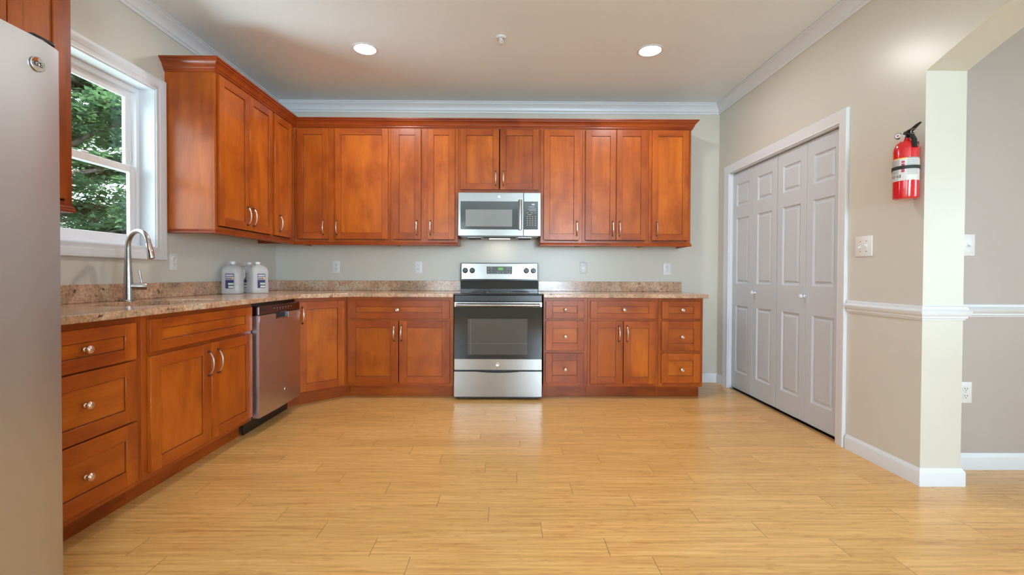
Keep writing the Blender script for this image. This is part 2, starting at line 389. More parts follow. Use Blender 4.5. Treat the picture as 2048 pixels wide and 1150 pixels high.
def plate_poly(name, outer, holes, lo, hi, mat, mapf, parent=None):
    """a slab with holes; outline in 2-D, thickness lo..hi, mapped by mapf"""
    cu = bpy.data.curves.new(name, 'CURVE'); cu.dimensions = '2D'; cu.fill_mode = 'BOTH'
    for loop in [outer]+holes:
        s = cu.splines.new('POLY'); s.points.add(len(loop)-1); s.use_cyclic_u = True
        for p, (a, b) in zip(s.points, loop): p.co = (a, b, 0, 1)
    cu.extrude = (hi-lo)/2
    tmp = bpy.data.objects.new('tmp', cu); C.objects.link(tmp)
    dg = bpy.context.evaluated_depsgraph_get(); dg.update()
    me = bpy.data.meshes.new_from_object(tmp.evaluated_get(dg))
    bpy.data.objects.remove(tmp); bpy.data.curves.remove(cu)
    bm = bmesh.new(); bm.from_mesh(me); bmesh.ops.remove_doubles(bm, verts=bm.verts, dist=1e-5)
    mid = (hi+lo)/2
    for v in bm.verts: v.co = mapf(v.co.x, v.co.y, v.co.z+mid)
    bmesh.ops.recalc_face_normals(bm, faces=bm.faces)
    bm.to_mesh(me); bm.free(); me.materials.clear(); me.materials.append(mat); me.name = name; me.shade_flat()
    o = bpy.data.objects.new(name, me); C.objects.link(o)
    if parent: o.parent = parent
    return o
def text_mesh(name, s, size, mat, parent, M4, ext=0.0004, align='CENTER'):
    cu = bpy.data.curves.new('t', 'FONT'); cu.body = s; cu.size = size; cu.extrude = ext
    cu.align_x = align; cu.align_y = 'CENTER'; cu.resolution_u = 3
    t = bpy.data.objects.new('t', cu); C.objects.link(t)
    dg = bpy.context.evaluated_depsgraph_get(); dg.update()
    me = bpy.data.meshes.new_from_object(t.evaluated_get(dg)); bpy.data.objects.remove(t); bpy.data.curves.remove(cu)
    me.transform(M4); me.materials.clear(); me.materials.append(mat); me.name = name
    o = bpy.data.objects.new(name, me); C.objects.link(o); o.parent = parent
    return o
FACE_Y = Matrix.Rotation(PI/2, 4, 'X')          # text lying in XY -> stands up, facing -Y
XY = lambda a, b, h: (a, b, h)
YZ = lambda a, b, h: (h, a, b)

# ---------------------------------------------------------------- the room
D, XL, XR, XJ, ZC = 4.541, -2.282, 2.112, 2.320, 2.763
YS = -3.6; XE = 6.6; YCOL = 2.300; YH = 2.50
struct(MB().box(XL-.2, XE+.2, YS-.2, D+.2, -.12, 0).build('floor', FLOORM, smooth=False))
struct(MB().box(XL-.2, XE+.2, YS-.2, D+.2, ZC, ZC+.12).build('ceiling', CEILM, smooth=False))
struct(MB().box(XL-.17, XE+.2, D, D+.15, 0, ZC).build('wall_back', WALLM, smooth=False))
WY0, WY1, WZ0, WZ1 = 2.19, 2.995, 1.225, 2.262
struct(plate_poly('wall_left', [(YS, 0), (D, 0), (D, ZC), (YS, ZC)], [[(WY0, WZ0), (WY1, WZ0), (WY1, WZ1), (WY0, WZ1)], [(-3.2, .60), (-.3, .60), (-.3, 2.4), (-3.2, 2.4)]], XL-.17, XL, WALLM, YZ))
# right wall: closet opening, arched opening, unseen rear opening added to pass light
AC, AW, ASP = 1.105, 1.195, 2.103; Rr = 3.30
arc = []
zc = ASP-math.sqrt(Rr**2-AW**2)
for k in range(25):
    y = AC-AW+2*AW*k/24; arc.append((y, zc+math.sqrt(Rr**2-(y-AC)**2)))
out = [(YS, 0), (-3.2, 0), (-3.2, 2.3), (-.5, 2.3), (-.5, 0), (AC-AW, 0)] + arc + [(YCOL, 0), (2.885, 0), (2.885, 2.038), (4.328, 2.038), (4.328, 0), (D, 0), (D, ZC), (YS, ZC)]
struct(plate_poly('wall_right', out, [], XR, XJ, WALLM, YZ))
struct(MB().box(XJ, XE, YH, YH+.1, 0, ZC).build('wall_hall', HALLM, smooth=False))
struct(MB().box(2.95, 3.0, YH+.1, D, 0, ZC).build('wall_closet', WALLM, smooth=False))
struct(plate_poly('wall_south', [(XL-.17, 0), (XE+.2, 0), (XE+.2, ZC), (XL-.17, ZC)], [[(-2.1, .40), (-1.0, .40), (-1.0, 2.5), (-2.1, 2.5)], [(.85, .40), (1.95, .40), (1.95, 2.5), (.85, 2.5)]], YS-.15, YS, WALLM, lambda a, b, h: (a, h, b)))
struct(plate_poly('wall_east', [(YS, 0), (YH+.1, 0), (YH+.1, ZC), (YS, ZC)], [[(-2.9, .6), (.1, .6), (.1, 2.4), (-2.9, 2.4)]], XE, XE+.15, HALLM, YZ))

# crown moulding round the ceiling
CP = [(0, ZC-.100), (.010, ZC-.100), (.013, ZC-.090), (.012, ZC-.084), (.020, ZC-.078), (.022, ZC-.064), (.030, ZC-.044), (.043, ZC-.028), (.052, ZC-.022), (.053, ZC-.012), (.062, ZC-.010), (.062, ZC-.0005), (0, ZC-.0005)]
CPm = [(o, h) for o, h in CP]
struct(MB().sweep([(XL, -3.4), (XL, D), (XR, D), (XR, -3.4)], CPm, XY, side=-1).build('trim_1', TRIM, ang=28))
# baseboards
BP = [(0, 0.0005), (.014, 0.0005), (.014, .070), (.011, .078), (.006, .084), (.004, .090), (0, .090)]
struct(MB().sweep([(1.70, D), (XR, D), (XR, 4.41)], BP, XY, side=-1).build('baseboard_back', TRIM))
struct(MB().sweep([(XR, 2.80), (XR, YCOL), (XJ, YCOL), (XJ, YH), (XE, YH)], BP, XY, side=-1).build('baseboard_right', TRIM))
# chair rail
RP = [(0, .845), (.006, .845), (.008, .852), (.013, .856), (.013, .864), (.018, .868), (.024, .880), (.026, .890), (.020, .896), (.014, .902), (.012, .912), (.006, .917), (0, .917)]
struct(MB().sweep([(XR, 2.80), (XR, YCOL), (XJ, YCOL), (XJ, YH), (XE, YH)], RP, XY, side=-1).build('trim_2', TRIM, ang=28))
# closet casing
CS = [(-.004, 0), (-.004, .009), (.006, .011), (.012, .010), (.022, .013), (.045, .016), (.060, .018), (.068, .018), (.072, .014), (.072, 0)]
yz_r = lambda a, b, h: (XR-h, a, b)
struct(MB().sweep([(4.328, 0.0005), (4.328, 2.038), (2.885, 2.038), (2.885, 0.0005)], CS, yz_r, side=-1).build('trim_3', TRIM, ang=28))
# jamb liner and bottom track of the closet
b = MB(); b.box(XR, XJ-.02, 4.315, 4.3275, 0.001, 2.037); b.box(XR, XJ-.02, 2.8855, 2.898, 0.001, 2.037); b.box(XR, XJ-.02, 2.898, 4.315, 2.026, 2.037)
struct(b.build('trim_4', TRIM))
b = MB(); b.box(XR+.012, XR+.070, 2.90, 4.31, 0.001, .006, 0); b.box(XR+.010, XR+.013, 2.90, 4.31, .001, .010, 0); b.box(XR+.068, XR+.071, 2.90, 4.31, .001, .010, 0)
struct(b.build('trim_5', NICKEL))
# closet doors: two bifold pairs of moulded leaves
def bifold(name, y_hi, y_lo, knob_leaf, knob_y):
    root = bpy.data.objects.new(name, None); C.objects.link(root); root.location = (XR+.030, 0, 0); struct(root)
    wl = (y_hi-y_lo)/2
    for k in range(2):
        a0 = y_hi-wl*(k+1)+.0015; a1 = y_hi-wl*k-.0015
        m = MB(); st = (wl-.215)/2; z0, z1 = .020, 2.020
        rows = [(.178, .792), (.996, 1.597), (1.708, 1.912)]
        m.box(0, .034, a0, a0+st, z0, z1, 0, .0012); m.box(0, .034, a1-st, a1, z0, z1, 0, .0012)
        zs = [z0]+[z for r in rows for z in r]+[z1]
        for i in range(0, 8, 2): m.box(0, .034, a0+st-.001, a1-st+.001, zs[i], zs[i+1], 0)
        for (p0, p1) in rows:
            q0, q1 = a0+st, a1-st
            # ogee slope from the face down to the groove, then a raised field
            L = [(0.000, 0.0), (.010, .009), (.020, .010), (.034, .003)]
            rings = [[(dx, q0+i, p0+i), (dx, q1-i, p0+i), (dx, q1-i, p1-i), (dx, q0+i, p1-i)] for i, dx in L]
            for A, B in zip(rings, rings[1:]):
                for j in range(4): m.quad([A[j], A[(j+1) % 4], B[(j+1) % 4], B[j]])
            m.quad(rings[-1]); m.box(.020, .030, q0-.002, q1+.002, p0-.002, p1+.002)
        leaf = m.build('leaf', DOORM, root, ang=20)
        if k == knob_leaf:
            MB().lathe([(.009, 0), (.009, .004), (.006, .010), (.007, .014), (.014, .020), (.0165, .028), (.014, .035), (.006, .039), (0, .0395)], (0, knob_y, .922), (-1, 0, 0), 20).build('knob', TRIM, leaf)
    return root
bifold('door_1', 4.313, 3.607, 1, 3.915)
bifold('door_2', 3.603, 2.900, 0, 3.262)

# ---------------------------------------------------------------- window over the sink
def window_left():
    m = MB(); xo = XL-.17
    jt = .012
    m.box(xo, XL+.001, WY0, WY0+jt, WZ0, WZ1); m.box(xo, XL+.001, WY1-jt, WY1, WZ0, WZ1)
    m.box(xo, XL+.001, WY0+jt, WY1-jt, WZ1-jt, WZ1); m.box(xo, XL+.001, WY0+jt, WY1-jt, WZ0, WZ0+jt)
    fr = struct(m.build('window_1', TRIM, smooth=False))
    cs = [(-.006, 0), (-.006, .010), (.006, .012), (.012, .010), (.020, .010), (.026, .014), (.050, .017), (.058, .020), (.068, .020), (.072, .015), (.072, 0)]
    yz_l = lambda a, b_, h: (XL+h, a, b_)
    MB().sweep([(WY0, WZ0), (WY1, WZ0), (WY1, WZ1), (WY0, WZ1)], cs, yz_l, side=-1, closed=True).build('casing', TRIM, fr, ang=28)
    # vinyl master frame
    a0, a1, z0, z1 = WY0+jt, WY1-jt, WZ0+jt, WZ1-jt
    f = MB(); fx0, fx1 = xo+.01, XL-.095; w = .030
    f.box(fx0, fx1, a0, a0+w, z0, z1, 0, .002); f.box(fx0, fx1, a1-w, a1, z0, z1, 0, .002)
    f.box(fx0, fx1, a0+w, a1-w, z1-w, z1, 0, .002); f.box(fx0, fx1, a0+w, a1-w, z0, z0+w*.8, 0, .002)
    f.box(fx1-.004, fx1+.004, a1-w-.004, a1-w+.004, z0+.05, z1-.02)
    f.build('window_frame', VINYL, fr)
    def sash(x0, x1, b0, b1, c0, c1, bot, top):
        s = MB(); sw = .048
        s.box(x0, x1, b0, b0+sw, c0, c1, 0, .003); s.box(x0, x1, b1-sw, b1, c0, c1, 0, .003)
        s.box(x0, x1, b0+sw-.002, b1-sw+.002, c0, c0+bot, 0, .003); s.box(x0, x1, b0+sw-.002, b1-sw+.002, c1-top, c1, 0, .003)
        o = s.build('sash', VINYL, fr)
        xm = (x0+x1)/2
        MB().box(xm-.002, xm+.002, b0+sw-.004, b1-sw+.004, c0+bot-.004, c1-top+.004).build('pane', PANE, o, smooth=False)
        return o
    mid = 1.725
    sash(XL-.150, XL-.126, a0+w-.004, a1-w+.004, mid-.02, z1-w+.004, .040, .046)
    lo = sash(XL-.123, XL-.099, a0+w-.004, a1-w+.004, z0+w*.8-.004, mid+.022, .052, .042)
    k = MB(); k.box(XL-.123, XL-.100, 2.58, 2.63, mid+.022, mid+.034, 0, .004); k.build('sash_lock', VINYL, lo)
    k = MB(); k.box(XL-.128, XL-.118, a1-w-.016, a1-w-.004, mid+.06, mid+.12, 0, .003); k.build('tilt_latch', VINYL, fr)
window_left()
# windows behind the camera; the west and next-room ones are added for light
def plain_window(name, a0, a1, z0, z1, n, mapf):
    m = MB(); t = .05
    bx = lambda p, q, r, s, lo=.03, hi=.10: m.prism([(p, r), (q, r), (q, s), (p, s)], lo, hi, 0, mapf)
    bx(a0, a1, z0, z0+t); bx(a0, a1, z1-t, z1)
    for k in range(n+1):
        x = a0+(a1-a0-t)*k/n; bx(x, x+t, z0+t, z1-t)
    fr = struct(m.build(name, TRIM, smooth=False))
    for k in range(n):
        p = a0+(a1-a0-t)*k/n+t; q = a0+(a1-a0-t)*(k+1)/n
        g = MB(); g.prism([(p, z0+t), (q, z0+t), (q, z1-t), (p, z1-t)], .062, .066, 0, mapf); g.build('pane', PANE, fr, smooth=False)
plain_window('window_2', -2.1, -1.0, .40, 2.5, 1, lambda a, b_, h: (a, YS-.15+h, b_))
plain_window('window_4', .85, 1.95, .40, 2.5, 1, lambda a, b_, h: (a, YS-.15+h, b_))
plain_window('window_added_west', -3.2, -.3, .60, 2.4, 3, lambda a, b_, h: (XL-.17+h, a, b_))  # unseen west windows, made up to spread the light
plain_window('window_added_east', -2.9, .1, .6, 2.4, 3, lambda a, b_, h: (XE+.15-h, a, b_))  # unseen east window, put in to bring light through the hall

# ---------------------------------------------------------------- hardware meshes
def pull_mesh():
    m = MB(); h = .066; pts = []; rad = []
    for k in range(17):
        t = -1+k/8; z = t*h
        pts.append((0, -.006-.024*(1-abs(t)**2.4), z)); rad.append(.0040+.0022*math.cos(t*PI/2))
    m.tube(pts, rad, 10, 0)
    for s in (-1, 1):
        m.lathe([(.0065, 0), (.0065, .004), (.0052, .006), (.0050, .012)], (0, 0, s*h), (0, -1, 0), 12, 1)
        m.lathe([(.0056, -.003), (.0062, 0), (.0056, .003)], (0, -.014, s*(h-.004)), (0, -.4, -s), 10, 1)
    o = m.build('handle', [PEWTER, PEWD]); return o
PULL = pull_mesh()
KNOB = MB().lathe([(.0085, 0), (.0085, .002), (.0055, .005), (.0052, .013), (.010, .017), (.0155, .020), (.0160, .023), (.0140, .026), (.0125, .0255), (.0110, .0275), (.0050, .030), (0, .0303)], (0, 0, 0), (0, -1, 0), 24).build('knob', PEWTER)
used = {'p': False, 'k': False}
def put_hw(src, key, parent, loc):
    if not used[key]:
        used[key] = True; src.parent = parent; src.location = loc; return src
    return inst(src, parent, loc)

def shaker(name, parent, x0, x1, z0, z1, sw=.057, rw=None, yf=0.0, th=.019):
    """framed door/drawer front proud of the face frame at y=yf"""
    rw = rw or sw; y0, y1 = yf-th, yf-.0006; m = MB()
    m.box(x0, x0+sw, y0, y1, z0, z1, 0, .0016); m.box(x1-sw, x1, y0, y1, z0, z1, 0, .0016)
    m.box(x0+sw-.0005, x1-sw+.0005, y0+.0002, y1, z1-rw, z1, 1, .0010); m.box(x0+sw-.0005, x1-sw+.0005, y0+.0002, y1, z0, z0+rw, 1, .0010)
    p0, p1, q0, q1 = x0+sw, x1-sw, z0+rw, z1-rw; yp = y0+.0075
    hz = (p1-p0) > (q1-q0)*1.3
    m.box(x0+.0015, x1-.0015, yf-.0016, yf-.0004, z0+.0015, z1-.0015, 2)
    m.box(p0-.002, p1+.002, yp, y1-.002, q0-.002, q1+.002, 4 if hz else 3)
    g = .0024
    for a in ((p0, p1, q0, q0+g), (p0, p1, q1-g, q1), (p0, p0+g, q0, q1), (p1-g, p1, q0, q1)):
        m.box(a[0], a[1], yp-.0006, yp+.001, a[2], a[3], 2)
    return m.build(name, [WV, WH, GLAZE_SHADE, WP, WPH], parent, ang=40)

def cabinet(name, label, loc, rotz, w, z0, z1, depth, fronts, group, frame_x=(), frame_z=(), toe=False, side_ext=(0, 0), grp_low=False):
    """local: x 0..w, face frame front plane y=0, back y=depth"""
    root = thing(name, label, 'cabinet', loc, rotz, group)
    m = MB(); t = .018; g = .0008
    m.box(g, t, .0185, depth, z0, z1, 0); m.box(w-t, w-g, .0185, depth, z0, z1, 0)           # sides
    m.box(t, w-t, .0185, depth, z0+.030, z0+.045, 3)                                          # bottom
    m.box(t, w-t, .0185, depth, z1-.016, z1-.001, 3)
    m.box(t, w-t, depth-.010, depth-.001, z0+.045, z1-.016, 3)
    fs = .038
    m.box(g, fs, 0, .0185, z0, z1, 0, .0008); m.box(w-fs, w-g, 0, .0185, z0, z1, 0, .0008)
    m.box(fs, w-fs, .0003, .0183, z1-fs, z1, 1); m.box(fs, w-fs, .0003, .0183, z0, z0+fs, 1)
    for a, b_ in frame_x: m.box(a, b_, .0004, .0182, z0+fs, z1-fs, 0)
    for a, b_ in frame_z: m.box(fs, w-fs, .0005, .0181, a, b_, 1)
    m.build('body', [WV, WH, GLAZE_SHADE, DARKIN], root)
    if toe:
        t_ = MB().box(0.0005, w-.0005, .078, .092, .0005, z0-.0005, 0, .0008).build('toe_kick', [WH], root)
    for f in fronts:
        kind, x0, x1, a, b_, hw = f[:6]
        hz_ = kind == 'drawer' and (x1-x0) > (b_-a)
        o = shaker(kind, root, x0, x1, a, b_, f[6] if len(f) > 6 else (.055 if kind == 'door' else .052), f[7] if len(f) > 7 else (.058 if kind == 'door' else .048))
        if hw:
            ht, hx, hz = hw
            put_hw(PULL if ht == 'p' else KNOB, ht, o, (hx, -.019, hz))
    return root

# ---- wall cabinets on the back wall (face frame at y = 4.229)
UF = D-.312; UD = .3115; UB, UT = 1.345, 2.455
G1 = 'wall cabinets on the back wall'; G2 = 'base cabinets along the back wall'; G3 = 'base cabinets along the window wall'; G4 = 'wall cabinets beside the window'
z0d, z1d = 1.390, 2.404; hz = 1.496
x = -1.9508
cabinet('wall_cabinet', 'wide cherry wood wall cabinet with one narrow and one wide door, filling the room corner', (x, UF, 0), 0, -1.068-x, UB, UT, UD,
        [('door', -1.925-x, -1.637-x, z0d, z1d, ('p', -1.681-x, hz)), ('door', -1.578-x, -1.091-x, z0d, z1d, ('p', -1.558-x, hz))], G1, frame_x=[(-1.64-x, -1.575-x)])
x = -1.068
cabinet('wall_cabinet', 'cherry wood wall cabinet with two narrow spaced doors, immediately left of the microwave', (x, UF, 0), 0, -.450-x, UB, UT, UD,
        [('door', -1.044-x, -.789-x, z0d, z1d, ('p', -.826-x, hz)), ('door', -.727-x, -.477-x, z0d, z1d, ('p', -.700-x, hz))], G1, frame_x=[(-.795-x, -.720-x)])
x = -.450
cabinet('wall_cabinet', 'short two-door cherry wood wall cabinet directly above the microwave', (x, UF, 0), 0, .314-x, 1.822, UT, UD,
        [('door', -.427-x, -.071-x, 1.850, 2.404, ('p', -.102-x, 1.955)), ('door', -.062-x, .294-x, 1.849, 2.404, ('p', -.031-x, 1.955))], G1)
x = .314
cabinet('wall_cabinet', 'single-door cherry wood wall cabinet immediately right of the microwave', (x, UF, 0), 0, .699-x, UB, UT, UD,
        [('door', .343-x, .674-x, z0d, z1d, ('p', .648-x, hz))], G1)
x = .699
cabinet('wall_cabinet', 'cherry wood wall cabinet with two adjoining doors, between the two single-door ones', (x, UF, 0), 0, 1.313-x, UB, UT, UD,
        [('door', .726-x, 1.008-x, z0d, z1d, ('p', .979-x, hz)), ('door', 1.012-x, 1.293-x, z0d, z1d, ('p', 1.042-x, hz))], G1)
x = 1.313
cabinet('wall_cabinet', 'single-door cherry wood wall cabinet at the far right end of the upper row', (x, UF, 0), 0, 1.706-x, UB, UT, UD,
        [('door', 1.341-x, 1.678-x, z0d, z1d, ('p', 1.385-x, hz))], G1)
# ---- wall cabinets on the left wall: local x runs along +Y, faces +X
ULX = XL+.330; R90 = PI/2
LD = ULX-XL-.001
y = 3.072
cabinet('wall_cabinet', 'cherry wood wall cabinet with three doors and a bare end panel beside the window', (ULX, y, 0), R90, 4.2286-y, UB, UT, LD,
        [('door', 3.099-y, 3.457-y, z0d, z1d, ('p', 3.425-y, hz)), ('door', 3.461-y, 3.795-y, z0d, z1d, ('p', 3.500-y, hz)), ('door', 3.835-y, 4.128-y, z0d, z1d, ('p', 3.905-y, hz))], G4, frame_x=[(3.78-y, 3.84-y), (4.12-y, 4.20-y)])
y = 1.50
cabinet('wall_cabinet', 'cherry wood wall cabinet left of the window, mostly hidden behind the refrigerator', (ULX, y, 0), R90, 2.070-y, UB, UT, LD,
        [('door', 1.530-y, 1.789-y, z0d, z1d, None), ('door', 1.794-y, 2.026-y, z0d, z1d, None)], G4)

# ---- base cabinets, back wall (face frame at y = 3.930)
BF = 3.929; BD = D-BF-.001; BB, BT = .104, .870
x = -1.369
cabinet('base_cabinet', 'cherry wood base cabinet with one wide drawer over two doors, left of the range', (x, BF, 0), 0, -.452-x, BB, BT, BD,
        [('drawer', -1.353-x, -.485-x, .688, .842, ('k', -.925-x, .764), .066, .052), ('door', -1.354-x, -.924-x, .132, .668, ('p', -.958-x, .564), .066), ('door', -.916-x, -.482-x, .132, .668, ('p', -.896-x, .564), .066)],
        G2, frame_z=[(.66, .70)], toe=True)
def drawers(x, w, knob_dx, label, d0, d1):
    return cabinet('base_cabinet', label, (x, BF, 0), 0, w, BB, BT, BD,
        [('drawer', d0, d1, .695, .845, ('k', knob_dx, .771), .058, .046), ('drawer', d0, d1, .420, .672, ('k', knob_dx, .540), .058, .062), ('drawer', d0, d1, .141, .394, ('k', knob_dx, .258), .058, .062)],
        G2, frame_z=[(.664, .70), (.388, .426)], toe=True)
drawers(.321, .382, .188, 'cherry wood base cabinet of three stacked drawers, immediately right of the range', .020, .349)
x = .703
cabinet('base_cabinet', 'cherry wood base cabinet with one drawer over a pair of doors, between two three-drawer stacks', (x, BF, 0), 0, 1.313-x, BB, BT, BD,
        [('drawer', .724-x, 1.289-x, .695, .844, ('k', 1.010-x, .771), .062, .046), ('door', .725-x, 1.006-x, .132, .671, ('p', .971-x, .565), .062), ('door', 1.011-x, 1.290-x, .132, .671, ('p', 1.040-x, .565), .062)],
        G2, frame_z=[(.664, .70)], toe=True)
drawers(1.313, .387, .198, 'cherry wood base cabinet of three stacked drawers at the far right end of the counter', .026, .359)
# ---- base cabinets, left wall: local x along +Y, face +X at x = -1.672
LX = -1.672; LBD = LX-XL-.001
y = 1.48
cabinet('base_cabinet', 'cherry wood base cabinet of three wide stacked drawers beside the refrigerator', (LX, y, 0), R90, 2.098-y, BB, BT, LBD,
        [('drawer', 1.545-y, 2.051-y, .682, .845, ('k', 1.798-y, .765), .060, .052), ('drawer', 1.545-y, 2.052-y, .407, .674, ('k', 1.798-y, .545), .060, .060), ('drawer', 1.545-y, 2.054-y, .132, .400, ('k', 1.798-y, .262), .060, .066)],
        G3, frame_z=[(.664, .70), (.388, .426)], toe=True)
y = 2.098
cabinet('base_cabinet', 'cherry wood sink base cabinet with a false drawer front over two doors, below the window', (LX, y, 0), R90, 2.998-y, BB, BT, LBD,
        [('drawer', 2.130-y, 2.981-y, .697, .850, None, .070, .048), ('door', 2.130-y, 2.566-y, .132, .676, ('p', 2.540-y, .566), .066), ('door', 2.570-y, 2.982-y, .132, .676, ('p', 2.622-y, .566), .066)],
        G3, frame_z=[(.664, .71)], toe=True)
# ---- diagonal corner cabinet
def corner_cabinet():
    root = thing('corner_cabinet', 'cherry wood base cabinet set diagonally in the room corner, beside the dishwasher', 'cabinet', (LX, 3.626, 0), PI/4)
    inv = (Matrix.Translation((LX, 3.626, 0)) @ Matrix.Rotation(PI/4, 4, 'Z')).inverted()
    def loc(a, b_, h): v = inv @ Vector((a, b_, h)); return tuple(v)
    m = MB(); m.prism([(LX+.001, 3.626), (-1.3702, 3.926), (-1.3702, D-.001), (XL+.001, D-.001), (XL+.001, 3.612), (LX-.001, 3.612)], BB, BT, 0, loc)
    wd = .428
    m.box(.001, .036, -.002, .010, BB, BT, 0); m.box(wd-.036, wd-.001, -.002, .010, BB, BT, 0)
    m.box(.03, wd-.03, -.0018, .010, .84, BT, 1); m.box(.03, wd-.03, -.0018, .010, BB, .14, 1)
    m.build('body', [WV, WH], root)
    t_ = MB(); t_.prism([(LX-.077, 3.560), (LX-.077, 3.655), (-1.400, 4.003), (-1.3705, 4.003), (-1.3705, 4.018), (-1.41, 4.018), (LX-.092, 3.665), (LX-.092, 3.560)], .0005, BB-.0005, 0, loc)
    t_.build('toe_kick', [WH], root)
    o = shaker('door', root, .024, .396, .121, .842, .058, .060, yf=-.0022)
    put_hw(PULL, 'p', o, (.047, -.0212, .735))
corner_cabinet()

# crown and light rail on the wall cabinets
KP = [(-.016, 2.410), (.004, 2.410), (.006, 2.416), (.012, 2.420), (.012, 2.428), (.018, 2.433), (.021, 2.441), (.026, 2.455), (.036, 2.466), (.042, 2.470), (.043, 2.477), (.052, 2.481), (.053, 2.492), (-.016, 2.492)]
KPo = [(o_+.0008 if o_ > 0 else .0008, h) for o_, h in KP]
yE = 3.072
m = MB().sweep([(XL+.001, yE), (ULX, yE), (ULX, UF), (1.706, UF), (1.706, D-.001)], KPo, XY, side=-1)
tag(m.build('crown_moulding', [WM], ang=28), 'stepped cherry wood crown moulding along the top of the corner run of wall cabinets', 'moulding')
LP = [(-.016, 1.336), (.006, 1.336), (.009, 1.340), (.009, 1.346), (.006, 1.350), (.008, 1.355), (.003, 1.362), (.0008, 1.364), (.0008, 1.3442), (-.016, 1.3442)]
for nm, path, lb in (('light_rail', [(XL+.001, yE), (ULX, yE), (ULX, UF), (-.452, UF)], 'thin cherry wood rail under the wall cabinets from the window to the microwave'),
                     ('light_rail', [(.316, UF), (1.706, UF), (1.706, D-.001)], 'thin cherry wood rail under the wall cabinets right of the microwave'),
                     ('light_rail', [(ULX, 1.50), (ULX, 2.070), (XL+.001, 2.070)], 'short cherry wood rail under the wall cabinet left of the window')):
    tag(MB().sweep(path, LP, XY, side=-1).build(nm, [WM], ang=28), lb, 'moulding', 'wood rails under the wall cabinets')

# ---------------------------------------------------------------- countertops
CT0, CT1 = .8715, .905; DSH = 3.893; LXE = -1.638
def round_poly(cx, cy, rx, ry, p=2.6, n=40):
    r = []
    for k in range(n):
        a = 2*PI*k/n; c, s = math.cos(a), math.sin(a)
        r.append((cx+rx*math.copysign(abs(c)**(2/p), c), cy+ry*math.copysign(abs(s)**(2/p), s)))
    return r
SINK = round_poly(-1.935, 2.56, .190, .335, 2.9)
def counter(name, label, outer, holes, splash):
    root = thing(name, label, 'countertop')
    plate_poly('slab', outer, holes, CT0, CT1, GR, XY, root)
    md = bpy.data.objects[root.children[0].name].modifiers.new('b', 'BEVEL'); md.width = .005; md.segments = 2; md.limit_method = 'ANGLE'
    for s in splash: MB().box(*s, bev=.002).build('backsplash', GR, root)
    return root
counter('granite_countertop', 'L-shaped speckled tan granite countertop with the sink, running round the corner to the range',
        [(XL+.001, 1.475), (LXE, 1.475), (LXE, 3.604), (-1.349, DSH), (-.449, DSH), (-.449, D-.001), (XL+.001, D-.001)], [SINK],
        [(XL+.001, XL+.021, 1.475, D-.022, CT1+.0004, 1.004), (XL+.001, -.449, D-.021, D-.001, CT1+.0004, 1.004)])
counter('granite_countertop', 'straight speckled tan granite countertop right of the range',
        [(.318, DSH), (1.735, DSH), (1.735, D-.001), (.318, D-.001)], [], [(.318, 1.742, D-.021, D-.001, CT1+.0004, 1.004)])
# sink bowl
def sink():
    root = thing('sink', 'undermount stainless steel kitchen sink set in the granite below the window', 'sink', (0, 0, 0))
    m = MB(); rings = []
    for s, z in ((1.05, CT0-.001), (1.015, CT0-.001), (1.0, CT0-.006), (.97, .72), (.90, .700), (.15, .695)):
        rings.append([m.bm.verts.new((-1.935+(a+1.935)*s, 2.56+(b_-2.56)*s, z)) for a, b_ in SINK])
    n = len(SINK)
    for A, B in zip(rings, rings[1:]):
        for k in range(n): m.bm.faces.new([A[k], A[(k+1) % n], B[(k+1) % n], B[k]])
    m.build('basin', ST, root)
    MB().lathe([(.045, .694), (.045, .699), (.036, .700), (.030, .694), (0, .693)], (-1.935, 2.56, 0), seg=24).build('drain', CHROME, root)
sink()
# faucet
def faucet():
    bx, by = -2.165, 2.628
    root = thing('kitchen_faucet', 'tall brushed nickel gooseneck pull-down faucet standing behind the sink', 'faucet', (bx, by, CT1+.0005), -math.radians(20))
    MB().lathe([(.029, 0), (.029, .004), (.0245, .008), (.0235, .05), (.0215, .13), (.0165, .24), (.0150, .262)], (0, 0, 0), seg=28).build('base', NICKEL, root)
    pts = [(0, 0, .262), (0, 0, .285)]; rad = [.0148, .0142]
    r = .0875
    for k in range(15):
        a = PI-(PI*0.945)*k/14; pts.append((r+r*math.cos(a), 0, .312+r*1.0*math.sin(a))); rad.append(.0132)
    e = Vector(pts[-1]); d = (Vector(pts[-1])-Vector(pts[-2])).normalized()
    MB().tube(pts, rad, 20).build('spout', NICKEL, root)
    MB().tube([e+d*.001, e+d*.004, e+d*.03, e+d*.085, e+d*.088], [.0142, .0150, .0158, .0178, .0165], 20).build('spray_head', CHROME, root)
    # side lever on the +Y side
    k = math.radians(20); dy = Vector((math.sin(k)*1.0+.15, 1, 0)).normalized()
    h = MB(); h.tube([dy*.0, dy*.012, dy*.080, dy*.083], [.020, .0215, .0215, .0195], 20); h.bm.verts.ensure_lookup_table()
    for v in h.bm.verts: v.co.z += .085
    hd = h.build('lever_body', NICKEL, root)
    MB().tube([dy*.062+Vector((0, 0, .10)), dy*.050+Vector((0, 0, .178))], [.0045, .0052], 10).build('lever', NICKEL, hd)
faucet()

# ---------------------------------------------------------------- badges
def badge(parent, loc, r, mat_d, mapm):
    """round appliance badge with a script monogram; mapm orients the local XY disc"""
    m = MB().lathe([(r, 0), (r, .002), (r*.93, .0030), (r*.86, .0022), (0, .0022)], (0, 0, 0), seg=32)
    m.bm.transform(Matrix.Translation(loc) @ mapm)
    o = m.build('badge', CHROME, parent)
    text_mesh('monogram', 'GE', r*.95, mat_d, o, Matrix.Translation(loc) @ mapm @ Matrix.Translation((0, 0, .0026)), .0004)
    return o

